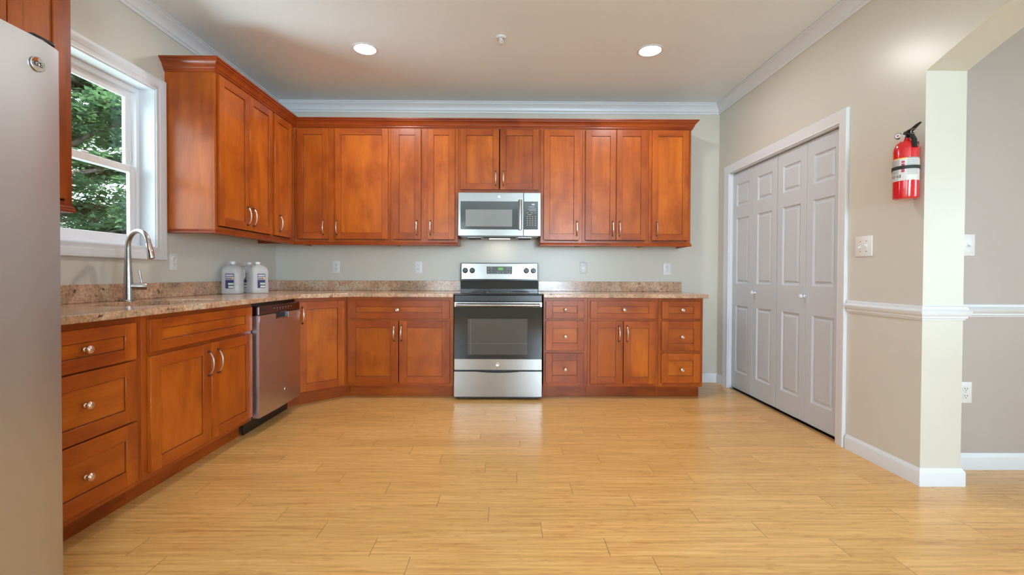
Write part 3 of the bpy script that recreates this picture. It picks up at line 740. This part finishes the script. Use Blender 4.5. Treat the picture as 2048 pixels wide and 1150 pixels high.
# ---------------------------------------------------------------- range
def kitchen_range():
    cx = -.0675; w = .372
    root = thing('electric_range', 'freestanding stainless steel electric range with black glass oven door', 'stove', (cx, 0, 0))
    yf = 3.862
    m = MB(); m.box(-w-.003, w+.003, yf+.045, 4.50, .045, .893, 0, .003)
    m.box(-w-.001, w+.001, yf+.012, yf+.05, .838, .893, 0, .004)
    m.build('body', BLK, root)
    ct = MB(); ct.box(-w-.008, w+.008, yf-.004, 4.47, .894, .908, 0, .004); ct.build('cooktop', BLKGL, root)
    for (px, py, r) in ((-.19, 4.02, .10), (.19, 4.02, .08), (-.19, 4.27, .08), (.19, 4.27, .10)):
        MB().lathe([(r, .9081), (r, .9085), (r-.003, .9085), (r-.003, .9081)], (px, py, 0), seg=40).build('burner_ring', PRINT, root)
    # oven door
    d = MB()
    d.box(-w, w, yf, yf+.040, .793, .836, 0, .002); d.box(-w, w, yf, yf+.040, .258, .352, 0, .002)
    d.box(-w, w, yf+.001, yf+.039, .352, .793, 1)
    od = d.build('oven_door', [ST, BLKGL], root)
    MB().box(-.258, .248, yf+.0002, yf+.006, .388, .694, 0, .001).build('oven_window', OVENGL, od)
    g = MB(); g.box(-.234, -.232, yf-.0002, yf+.004, .392, .690); g.box(-.256, .246, yf-.0002, yf+.004, .484, .4855); g.build('window_lines', plain('window_line_grey', (.22, .22, .23), .3), od)
    h = MB(); pts = []
    for k in range(21):
        t = -1+k/10; pts.append((t*.352, yf-.040-.012*(1-t*t), .812))
    h.tube(pts, .0135, 16, flat=1.0)
    for s in (-1, 1): h.tube([(s*.340, yf+.002, .812), (s*.345, yf-.042, .812)], .0105, 12)
    h.build('handle', ST, od)
    badge(od, (-.004, yf-.0005, .306), .0165, SLOT, FACE_Y)
    # drawer with a curved scooped top edge
    dr = MB(); poly = [(-w, .030), (w, .030), (w, .244)]
    for k in range(13):
        t = 1-k/6; poly.append((t*.19, .244-.010*(1-t*t)))
    poly.append((-w, .244)); dr.prism(poly, yf+.002, yf+.040, 0, lambda a, b_, h_: (a, h_, b_))
    dr.build('storage_drawer', ST, root)
    tk = MB(); tk.box(-w+.01, w-.01, yf+.03, yf+.06, .012, .030); 
    tk.build('kick_strip', BLK, root)
    for s in (-1, 1):
        for yy in (yf+.07, 4.42): MB().lathe([(.018, .0005), (.018, .010), (.008, .012), (.008, .046)], (s*(w-.04), yy, 0), seg=14).build('foot', RUBB, root)
    # backguard
    bgm = MB(); bgm.box(-w-.006, w+.006, 4.452, 4.52, .905, 1.181, 0, .004); bgd = bgm.build('backguard', BLK, root)
    gl = MB(); gl.prism([(4.452, 1.012), (4.452, .930), (4.418, .930), (4.440, 1.012)], -w, w, 0, lambda a, b_, h_: (h_, a, b_)); gl.build('glass_splash', BLKGL, bgd)
    lip = MB(); lip.box(-w-.004, w+.004, 4.430, 4.453, 1.014, 1.022); lip.box(-w, w, 4.412, 4.452, .909, .929); lip.build('lip', BLK, bgd)
    sp = MB(); sp.prism([(4.444, 1.174), (4.437, 1.026), (4.453, 1.026), (4.453, 1.174)], -w+.006, w-.006, 0, lambda a, b_, h_: (h_, a, b_)); panel = sp.build('control_panel', ST, bgd)
    # panel slope: use a small offset frame
    def onp(z): return 4.444-(1.174-z)/.148*.007
    dp = MB(); dp.box(-.124, .123, onp(1.11)-.003, onp(1.11)+.003, 1.074, 1.147, 0, .0025); disp = dp.build('display_panel', PANELM, panel)
    yq = onp(1.11)-.0034
    gq = MB(); gq.box(-.014, .038, yq-.0002, yq+.001, 1.108, 1.139, 0); gq.build('clock_window', GREEND, disp)
    text_mesh('clock_digits', '9:02', .022, GREEN, disp, Matrix.Translation((.012, yq-.0008, 1.1235)) @ FACE_Y, .0003)
    q = MB()
    for (ux, uz) in ((-.106, 1.124), (-.078, 1.124), (-.106, 1.096), (-.078, 1.096), (-.016, 1.091), (.004, 1.091), (.034, 1.091), (.076, 1.122), (.102, 1.122), (.076, 1.094), (.102, 1.094)):
        q.box(ux-.004, ux+.004, yq-.0003, yq+.001, uz-.0028, uz+.0028)
    q.box(-.113, -.066, yq-.0003, yq+.001, 1.136, 1.1385); q.box(.070, .110, yq-.0003, yq+.001, 1.136, 1.1385); q.box(.080, .106, yq-.0003, yq+.001, 1.080, 1.082)
    q.build('button_print', PRINT, disp)
    for kx in (-.3325, -.264, .262, .3305):
        k = MB(); y0 = onp(1.107)
        k.lathe([(.026, 0), (.026, .005), (.022, .009), (.020, .020), (.018, .022), (0, .022)], (kx, y0, 1.107), (0, -1, .045), 28)
        k.box(kx-.004, kx+.004, y0-.030, y0-.020, 1.089, 1.125, 0, .002)
        kn = k.build('control_knob', BLK, panel)
        ind = MB(); ind.box(kx-.0008, kx+.0008, y0-.0306, y0-.0296, 1.108, 1.124)
        for a in range(9):
            an = math.radians(-150+a*300/8+90); rr = .0235
            ind.box(kx+rr*math.cos(an)-.001, kx+rr*math.cos(an)+.001, y0-.0075, y0-.0050, 1.107+rr*math.sin(an)-.001, 1.107+rr*math.sin(an)+.001)
        ind.build('dial_marks', PRINT, kn)
kitchen_range()

# ---------------------------------------------------------------- microwave
def microwave():
    cx = -.065; w = .3745; yf = 4.141; z0, z1 = 1.418, 1.8115
    root = thing('microwave_oven', 'stainless steel over-the-range microwave hood mounted under the short cabinet', 'microwave', (cx, 0, 0))
    m = MB(); m.box(-w, w, yf+.030, D-.002, z0+.001, z1-.001, 0, .002); m.build('body', BLK, root)
    # door
    dx1 = .2185; d = MB(); d.box(-w, dx1-.001, yf, yf+.029, z0, z1, 0, .003); door = d.build('door', ST, root)
    gmb = MB(); gmb.box(-.352, .170, yf-.0012, yf+.004, 1.477, 1.731, 0, .001); gl = gmb.build('door_glass', MWDK, door)
    MB().box(-.306, .116, yf-.0022, yf, 1.503, 1.657, 0, .0006).build('window_mesh', MWGL, gl)
    h = MB(); pts = [(.1885, yf-.030-.006*(1-(k/5-1)**2), 1.474+.267*k/10) for k in range(11)]
    h.tube(pts, .0165, 14, flat=1.0)
    for v in h.bm.verts: v.co.y = yf-.030+(v.co.y-(yf-.030))*.7
    for zz in (1.49, 1.725): h.tube([(.1885, yf+.001, zz), (.1885, yf-.030, zz)], .010, 10)
    h.build('handle', ST, door)
    badge(door, (-.003, yf-.0005, 1.773), .013, SLOT, FACE_Y)
    # control side
    c = MB(); c.box(dx1+.001, w, yf, yf+.029, z0, z1, 0, .003); cp = c.build('control_frame', ST, root)
    p = MB(); p.box(.2225, .350, yf-.0012, yf+.004, 1.477, 1.731, 0, .001); pad = p.build('touch_pad', MWDK, cp)
    q = MB(); y0 = yf-.0018
    for r_ in range(5):
        for cc in range(4):
            ux = .253+cc*.0235+(.003 if cc == 3 else 0); uz = 1.595-r_*.0195
            q.box(ux-.004, ux+.004, y0, y0+.001, uz-.003, uz+.003)
    for uz, a, b_ in ((1.682, .262, .315), (1.662, .255, .330), (1.648, .270, .335), (1.628, .245, .262), (1.628, .285, .300), (1.628, .318, .330), (1.612, .260, .290)):
        q.box(a, b_, y0, y0+.001, uz-.0016, uz+.0016)
    q.build('button_print', PRINT, pad)
    text_mesh('clock_digits', '9:02', .016, WHITEG, pad, Matrix.Translation((.305, yf-.0016, 1.704)) @ FACE_Y, .0003)
    # underside: vent grilles, lamp
    u = MB(); u.box(-w+.02, w-.02, yf+.035, D-.03, z0-.004, z0+.0005, 0, .001)
    un = u.build('underside', plain('galvanised_grey', (.30, .31, .30), .4, .6), root)
    for s in (-1, 1):
        gmb = MB(); gmb.box(s*.235-.062, s*.235+.062, 4.24, 4.42, z0-.010, z0-.004, 0, .001)
        for k in range(9): gmb.box(s*.235-.058, s*.235+.058, 4.25+k*.018, 4.256+k*.018, z0-.012, z0-.010, 1)
        gmb.build('grease_filter', [NICKEL, SLOT], un)
    v = MB(); v.box(-.15, .15, 4.20, 4.32, z0-.008, z0-.004); v.build('vent_opening', SLOT, un)
    l = bpy.data.lights.new('cooktop_lamp', 'AREA'); l.shape = 'RECTANGLE'; l.size = .18; l.size_y = .05; l.energy = 0.22; l.color = (1, .93, .85)
    lo = bpy.data.objects.new('cooktop_lamp', l); C.objects.link(lo); lo.parent = root; lo.location = (0, 4.39, z0-.012)
    v = MB(); v.box(-.10, .10, 4.36, 4.42, z0-.008, z0-.004, 0, .001); v.build('lamp_cover', plain('cooktop_lamp', (.8, .7, .6), .3, emit=(1, .85, .7), es=2), un)
microwave()

# ---------------------------------------------------------------- dishwasher
def dishwasher():
    y0, y1 = 3.000, 3.6115
    root = thing('dishwasher', 'built-in stainless steel dishwasher between the sink cabinet and the corner cabinet', 'dishwasher', (LX, y0, 0), R90)
    w = y1-y0
    m = MB(); m.box(.002, w-.002, .002, LBD-.02, .104, .868, 0, .002); m.build('tub', BLK, root)
    yf = -.048
    # slightly bowed door panel
    d = MB(); n = 12; prof = []
    for k in range(n+1):
        t = k/n; prof.append((t, yf-.006*math.sin(PI*t)))
    hx0, hx1 = .225, .405
    za, zb = .112, .788
    poly = [(.008+(w-.016)*t, yy) for t, yy in prof]
    d.prism([(a, b_) for a, b_ in poly]+[(w-.008, 0.0), (.008, 0.0)], za, .745, 0)
    for (p, q) in ((.008, hx0), (hx1, w-.008)): d.box(p, q, yf-.003, 0, .7452, zb, 0, .001)
    dp = d.build('door', STD, root)
    pk = MB(); pk.box(hx0, hx1, yf+.020, 0, .7452, zb, 0); pk.prism([(hx0, .7455), (hx1, .7455), (hx1-.02, .755), (hx0+.02, .755)], yf-.002, yf+.018, 1, lambda a, b_, h_: (a, h_, b_))
    pk.build('handle_pocket', [SLOT, NICKEL], dp)
    c = MB(); c.box(.008, w-.008, yf+.002, 0, .789, .850, 0, .006); cp = c.build('control_strip', plain('dark_steel_strip', (.20, .175, .185), .22, 1), root)
    q = MB()
    for r_ in range(2):
        for k in range(5): q.box(.045+k*.016, .056+k*.016, yf+.0012, yf+.003, .812+r_*.012, .818+r_*.012)
    q.build('vent_slots', SLOT, cp)
    q = MB()
    for k in range(7): q.box(.20+k*.042, .214+k*.042, yf+.0012, yf+.003, .824, .827)
    for k in range(5): q.box(.25+k*.04, .254+k*.04, yf+.0012, yf+.003, .812, .816)
    q.build('button_print', PRINT, cp)
    badge(dp, (.355, yf-.0058, .222), .016, SLOT, FACE_Y)
    k = MB(); k.box(.004, w-.004, .055, .070, .0005, .103); k.build('toe_panel', BLK, root)
dishwasher()

# ---------------------------------------------------------------- refrigerator
def fridge():
    y0, y1 = .50, 1.422; xf = -1.360
    root = thing('refrigerator', 'large stainless steel refrigerator at the left edge, its door facing the room', 'refrigerator', (XL+.03, y0, 0), R90)
    dep = xf-(XL+.03)       # local -y = +X ; local y of the door front = -dep
    w = y1-y0
    m = MB(); m.box(.002, w-.002, -(dep-.085), -.002, .03, 1.735, 0, .004); m.build('body', plain('dark_grey_cabinet_enamel', (.10, .10, .105), .4), root)
    def door(z0, z1, bulge=.010):
        b_ = MB(); n = 16; poly = []
        for k in range(n+1):
            t = k/n; e = min(t, 1-t); poly.append((w*t, -dep+.006+bulge*(1-math.sin(PI*t))*0.35+(.010*(1-e/.02)**2 if e < .02 else 0)))
        poly += [(w, -(dep-.078)), (0, -(dep-.078))]
        b_.prism(poly, z0, z1, 0)
        bmesh.ops.bevel(b_.bm, geom=[e for e in b_.bm.edges if abs(e.verts[0].co.z-e.verts[1].co.z) < 1e-6 and max(v.co.y for v in e.verts) < -(dep-.07)], offset=.004, segments=2, affect='EDGES')
        return b_.build('door', STV, root, ang=45)
    up_ = door(.07, 1.750)
    h = MB(); h.tube([(.08, -dep-.045, z) for z in (.50, .8, 1.1, 1.3, 1.5)], .013, 14)
    for z in (.54, 1.46): h.tube([(.08, -dep+.004, z), (.08, -dep-.045, z)], .010, 10)
    h.build('handle', ST, up_)
    badge(up_, (1.346-y0, -dep+.0065, 1.672), .021, SLOT, FACE_Y)
    hc = MB(); hc.box(w-.075, w-.005, -dep+.022, -dep+.13, 1.7505, 1.768, 0, .006, 2); hc.build('hinge_cover', BLK, root)
    g = MB(); g.box(.02, w-.02, -(dep-.09), -(dep-.11), .002, .068); g.build('kick_grille', BLK, root)
fridge()

# ---------------------------------------------------------------- outlets, switches
def outlet(loc, rotz, label, group='duplex outlets'):
    root = thing('wall_outlet', label, 'outlet', loc, rotz, group)
    MB().box(-.036, .036, -.006, -.0004, -.058, .058, 0, .003, 2).build('cover_plate', PLATE, root)
    for s in (-1, 1):
        m = MB(); m.lathe([(.0175, .0055), (.0175, .0080), (.0165, .0088), (0, .0088)], (0, 0, s*.0195), (0, -1, 0), 20, 0, sx=1, sy=1)
        m.box(-.0085, -.0055, -.0093, -.0070, s*.0195-.002, s*.0195+.007, 1); m.box(.0055, .0085, -.0093, -.0070, s*.0195-.002, s*.0195+.007, 1)
        m.lathe([(.0028, .007), (.0028, .0092), (0, .0092)], (0, 0, s*.0195-.0085), (0, -1, 0), 10, 1)
        m.build('receptacle', [PLATE, SLOT], root)
    MB().lathe([(.003, .006), (.003, .0072), (0, .0074)], (0, 0, 0), (0, -1, 0), 10).build('screw', NICKEL, root)
    return root
outlet((-1.687, D, 1.138), 0, 'white duplex outlet on the back wall nearest the room corner')
outlet((-.871, D, 1.138), 0, 'white duplex outlet on the back wall just left of the range')
outlet((.768, D, 1.138), 0, 'white duplex outlet on the back wall just right of the range')
outlet((1.600, D, 1.133), 0, 'white duplex outlet on the back wall above the right end of the backsplash')
outlet((XL, 3.141, 1.147), R90, 'white duplex outlet beside the window, right of the faucet')
outlet((2.537, YH, .427), 0, 'white duplex outlet low on the hallway wall, half hidden by the wall end')
def switch(loc, rotz, label, half, toggles):
    root = thing('light_switch', label, 'light switch', loc, rotz, 'toggle light switches')
    MB().box(-half, half, -.0065, -.0004, -.060, .060, 0, .003, 2).build('cover_plate', PLATE, root)
    for (tx, up_) in toggles:
        m = MB(); m.box(tx-.006, tx+.006, -.0085, -.006, -.013, .013, 0, .0008)
        s = 1 if up_ else -1
        m.tube([(tx, -.006, 0), (tx, -.014, s*.006), (tx, -.021, s*.010)], [.0050, .0046, .0040], 8)
        m.build('toggle', PLATE, root)
    m = MB()
    for (tx, _) in toggles:
        for s in (-1, 1): m.lathe([(.003, .006), (.003, .0074), (0, .0076)], (tx, 0, s*.030), (0, -1, 0), 10)
    m.build('screw', NICKEL, root)
switch((XR, 2.683, 1.243), -R90, 'white double toggle light switch below the fire extinguisher', .064, [(-.023, False), (.023, True)])
switch((2.515, YH, 1.240), 0, 'white toggle light switch on the hallway wall, half hidden by the wall end', .060, [(-.023, True), (.023, False)])

# ---------------------------------------------------------------- ceiling fixtures
def downlight(x, y, label, lamp=True):
    root = thing('recessed_ceiling_light', label, 'ceiling light', (x, y, ZC), 0, 'recessed ceiling lights')
    MB().lathe([(.096, -.0005), (.096, -.004), (.088, -.0075), (.080, -.006), (.078, -.0008)], (0, 0, 0), seg=48).build('trim_ring', TRIM, root)
    MB().lathe([(.078, -.0010), (.060, -.0050), (.03, -.0065), (0, -.0070)], (0, 0, 0), seg=40).build('lens', LAMPE, root)
    l = bpy.data.lights.new('lamp', 'AREA'); l.shape = 'DISK'; l.size = .15; l.energy = 9; l.color = (1, .98, .97)
    lo = bpy.data.objects.new('lamp', l); C.objects.link(lo); lo.parent = root; lo.location = (0, 0, -.012)
downlight(-1.070, 3.466, 'round recessed ceiling light near the window wall, left of the sprinkler')
downlight(1.077, 3.458, 'round recessed ceiling light near the closet doors, right of the sprinkler')
def sprinkler():
    root = thing('fire_sprinkler', 'small white fire sprinkler head on the ceiling between the two lights', 'sprinkler', (-.045, 3.285, ZC))
    MB().lathe([(.038, -.0005), (.036, -.006), (.022, -.012), (.020, -.008), (.012, -.008)], (0, 0, 0), seg=28).build('escutcheon', TRIM, root)
    m = MB(); m.lathe([(.011, -.008), (.011, -.020), (.006, -.022), (.003, -.024), (.003, -.046), (.004, -.048)], (0, 0, 0), seg=14)
    for s in (-1, 1): m.tube([(s*.010, 0, -.018), (s*.014, 0, -.030), (s*.010, 0, -.042), (0, 0, -.050)], .0022, 8)
    m.lathe([(.016, -.050), (.018, -.052), (0, -.053)], (0, 0, 0), seg=18)
    m.build('head', TRIM, root)
sprinkler()

# ---------------------------------------------------------------- fire extinguisher
def extinguisher():
    root = thing('fire_extinguisher', 'small red fire extinguisher strapped to the right wall beside the closet', 'fire extinguisher', (2.055, 2.345, 1.462), -math.radians(78))
    # local -y points into the room
    r = .0535
    MB().lathe([(.030, 0.0), (.046, .001), (.0515, .005), (r, .012), (r, .250), (.0505, .268), (.042, .286), (.028, .298), (.019, .303), (.017, .312)], (0, 0, 0), seg=40).build('cylinder', RED, root)
    lb = MB()
    def band(z0, z1, a0, a1, mi, rr):
        n = max(2, int(abs(a1-a0)/8))
        for k in range(n):
            q = [math.radians(a0+(a1-a0)*(k+j)/n) for j in (0, 1)]
            lb.quad([(rr*math.sin(q[0]), -rr*math.cos(q[0]), z0), (rr*math.sin(q[1]), -rr*math.cos(q[1]), z0), (rr*math.sin(q[1]), -rr*math.cos(q[1]), z1), (rr*math.sin(q[0]), -rr*math.cos(q[0]), z1)], mi)
    band(.092, .205, -120, 120, 0, r+.0004); band(.202, .207, -115, 40, 2, r+.0007); band(.202, .207, 44, 118, 1, r+.0007)
    for k in range(8): band(.198-k*.0042, .1960-k*.0042, -60, 10, 1, r+.0007)
    for k in range(6): band(.150-k*.0042, .1480-k*.0042, -60, 5, 1, r+.0007)
    for k in range(16): band(.198-k*.0050, .1960-k*.0050, 42, 95, 1, r+.0007)
    for z in (.186, .172, .150, .139): band(z-.005, z+.005, 18, 32, 3, r+.0008)
    for a in (-60, -32, -4):
        band(.108, .122, a, a+20, 4, r+.0008); band(.110, .120, a+4, a+16, 0, r+.0010); band(.112, .117, a+7, a+12, 4, r+.0012)
    band(.099, .101, -45, 5, 1, r+.0008)
    lb.build('instruction_label', [LABW, LABG, LABY, LABR, SLOT], root)
    v = MB(); v.lathe([(.016, .306), (.016, .318), (.012, .322), (.012, .345), (.008, .350)], (0, 0, 0), seg=16)
    v.box(-.026, .030, -.010, .012, .321, .341, 0, .003); v.build('valve_head', BLK, root)
    h = MB(); h.tube([(.010, 0, .345), (.030, 0, .352), (.052, 0, .368), (.068, 0, .376)], [.010, .009, .007, .004], 10, flat=1.3)
    h.build('squeeze_handle', BLK, root)
    g = MB(); g.lathe([(.0155, 0), (.0155, .010), (.0145, .012), (.013, .011), (0, .011)], (-.028, -.012, .331), (.35, -1, .1), 24, 0)
    gg = g.build('pressure_gauge', [PANELM], root)
    g = MB(); g.lathe([(.0125, .0118), (0, .0121)], (-.028, -.012, .331), (.35, -1, .1), 20, 0); g.lathe([(.0045, .0124), (0, .0126)], (-.028, -.012, .331), (.35, -1, .1), 12, 1); g.build('gauge_dial', [LABW, LABR], gg)
    n = MB(); n.tube([(.012, -.004, .335), (.032, -.006, .322), (.046, -.010, .295), (.050, -.014, .255)], [.010, .010, .011, .013], 12); n.build('nozzle', BLK, root)
    p = MB(); ring = [(.042+.012*math.cos(a), -.012, .338+.012*math.sin(a)) for a in (2*PI*k/16 for k in range(16))]; p.tube(ring+[ring[0]], .0016, 6); p.build('pull_pin_ring', NICKEL, root)
    t = MB(); t.bm.transform(Matrix.Identity(4)); t.box(-.012, .012, -.0006, .0006, -.018, .018)
    t.bm.transform(Matrix.Translation((.006, -.034, .312)) @ Matrix.Rotation(math.radians(38), 4, 'Y') @ Matrix.Rotation(math.radians(20), 4, 'X')); t.build('paper_tag', LABW, root)
    s = MB(); pr = [(r+.0012, .150), (r+.0035, .150), (r+.0035, .167), (r+.0012, .167)]
    s.lathe([(r+.0012, .150), (r+.0036, .150), (r+.0036, .167), (r+.0012, .167)], (0, 0, 0), seg=40); s.box(-.064, -.050, -.012, .004, .149, .168, 0, .002); s.build('strap', RUBB, root)
    bk = MB(); bk.box(-.020, .036, .0535, .0555, .04, .298, 0, .0006); bk.box(-.01, .02, .040, .0535, .13, .18, 0, .001)
    bk.build('wall_bracket', plain('bracket_grey', (.07, .07, .075), .5), root)
extinguisher()

# ---------------------------------------------------------------- water jugs
def jug(loc, rot, label, proto=None):
    root = thing('water_jug', label, 'jug', loc, rot, 'water jugs in the counter corner')
    m = MB(); S = .068; rings = []
    def ring(s, z, p):
        return [m.bm.verts.new((x_, y_, z)) for x_, y_ in round_poly(0, 0, s, s, p, 32)]
    for s, z, p in ((S*.86, 0, 4), (S*.97, .004, 5), (S, .015, 5), (S, .060, 5), (S*.985, .066, 5), (S, .072, 5), (S, .170, 5), (S*.98, .190, 4.5), (S*.90, .208, 4), (S*.72, .222, 3), (.026, .231, 2), (.019, .234, 2), (.019, .240, 2)):
        rings.append(ring(s, z, p))
    for A, B in zip(rings, rings[1:]):
        for k in range(32): m.bm.faces.new([A[k], A[(k+1) % 32], B[(k+1) % 32], B[k]])
    m.bm.faces.new(rings[0]); m.bm.faces.new(rings[-1])
    m.build('bottle', JUG, root, ang=50)
    MB().lathe([(.0205, .240), (.0205, .256), (.019, .258), (0, .258)], (0, 0, 0), seg=20).build('cap', JUGCAP, root)
    h = MB(); h.tube([(S*.25, S*.25, .222), (S*.55, S*.55, .215), (S*.88, S*.88, .185), (S*.92, S*.92, .14), (S*.8, S*.8, .11)], [.009, .010, .010, .009, .008], 10); h.build('grip', JUG, root)
    q = MB(); yq = -S-.0006
    q.box(-.030, .030, yq, yq+.001, .045, .160, 0, .0004); q.box(-.026, .026, yq-.0004, yq, .142, .153, 1); q.box(-.027, .027, yq-.0004, yq, .112, .136, 1)
    for k in range(5): q.box(-.024+k*.0098, -.018+k*.0098, yq-.0007, yq-.0003, .114, .131, 0)
    q.box(.012, .030, yq-.0008, yq-.0004, .120, .131, 2); q.box(-.010, .028, yq-.0004, yq, .072, .088, 3); q.box(-.008, .028, yq-.0004, yq, .050, .064, 1)
    q.build('label', [NAVY, LABW, ORNG, plain('label_pale_green', (.45, .55, .45), .4)], root)
jug((-2.178, 3.650, CT1+.0006), math.radians(12), 'cloudy plastic water jug with its label facing out, nearest the faucet')
jug((-2.052, 3.780, CT1+.0006), math.radians(52), 'cloudy plastic water jug with a half-turned label, on the right of the group')
jug((-2.190, 3.900, CT1+.0006), math.radians(2), 'cloudy plastic water jug at the back, behind the other two')

# ---------------------------------------------------------------- outside: lawn and trees
struct(MB().box(-30, 30, -30, 30, -.9, -.8).build('ground', GRASS, smooth=False))
def tree(x, y, h, spread, nleaf, label, seed, lean=(0, 0), lo=.18):
    rnd = random.Random(seed)
    root = thing('broadleaf_tree', label, 'tree', (x, y, -.8), 0, 'trees outside the window')
    m = MB(); tips = []
    top = Vector((lean[0], lean[1], h*.92))
    trunk = [Vector((lean[0]*t+rnd.uniform(-.05, .05)*h*.3*t, lean[1]*t+rnd.uniform(-.05, .05)*h*.3*t, h*.92*t)) for t in (0, .12, .28, .45, .62, .8, 1)]
    m.tube(trunk, [h*.032*(1-.8*t) for t in (0, .12, .28, .45, .62, .8, 1)], 10)
    for i in range(26):
        t = lo+(.95-lo)*i/25; k = min(5, int(t*6)); p = trunk[k].lerp(trunk[k+1], t*6-k) if k < 6 else trunk[-1]
        p = Vector((p.x, p.y, h*.92*t)); a = i*2.4+rnd.uniform(-.4, .4); L = spread*(1.05-.62*t)*rnd.uniform(.75, 1.1)
        d = Vector((math.cos(a), math.sin(a), rnd.uniform(.10, .45))); pts = [p]
        for j in range(1, 6):
            q = p+d*L*j/5+Vector((rnd.uniform(-.1, .1), rnd.uniform(-.1, .1), rnd.uniform(-.06, .12)-.05*j))*L*.25; pts.append(q)
            if j > 1:
                for _ in range(3):
                    e = q+Vector((rnd.uniform(-1, 1), rnd.uniform(-1, 1), rnd.uniform(-.35, .55)))*L*.30
                    m.tube([q, q.lerp(e, .5)+Vector((0, 0, .03)), e], [.016, .010, .004], 5); tips.append((q, e))
        m.tube(pts, [.038*(1-.8*j/5)*h/6 for j in range(6)], 7)
    m.build('trunk', BARK, root)
    vs, fs = [], []
    for _ in range(nleaf):
        q, e = rnd.choice(tips); c = q.lerp(e, rnd.uniform(.2, 1.15))+Vector((rnd.gauss(0, .13), rnd.gauss(0, .13), rnd.gauss(0, .07)))
        a = rnd.uniform(0, 2*PI); s = rnd.uniform(.045, .085); u = Vector((math.cos(a), math.sin(a), rnd.uniform(-.5, .15))).normalized()
        n_ = Vector((rnd.uniform(-.6, .6), rnd.uniform(-.6, .6), 1)).normalized(); v = n_.cross(u).normalized(); n_ = u.cross(v)
        b_ = len(vs)
        for (f, g, hh) in ((-1, 0, 0), (-.2, .48, .10), (1, 0, -.12), (-.2, -.48, .10)): vs.append(tuple(c+(u*f+v*g+n_*hh)*s))
        fs += [(b_, b_+1, b_+2), (b_, b_+2, b_+3)]
    me = bpy.data.meshes.new('foliage'); me.from_pydata(vs, [], fs); me.materials.append(LEAF)
    o = bpy.data.objects.new('foliage', me); C.objects.link(o); o.parent = root
tree(-6.6, 6.4, 6.6, 2.6, 42000, 'leafy green tree nearest the sink window, its branches filling the glass', 5, (.3, .2), .20)
tree(-9.6, 9.8, 8.0, 3.4, 36000, 'taller green tree standing behind the one nearest the window', 8, (-.3, 0), .14)
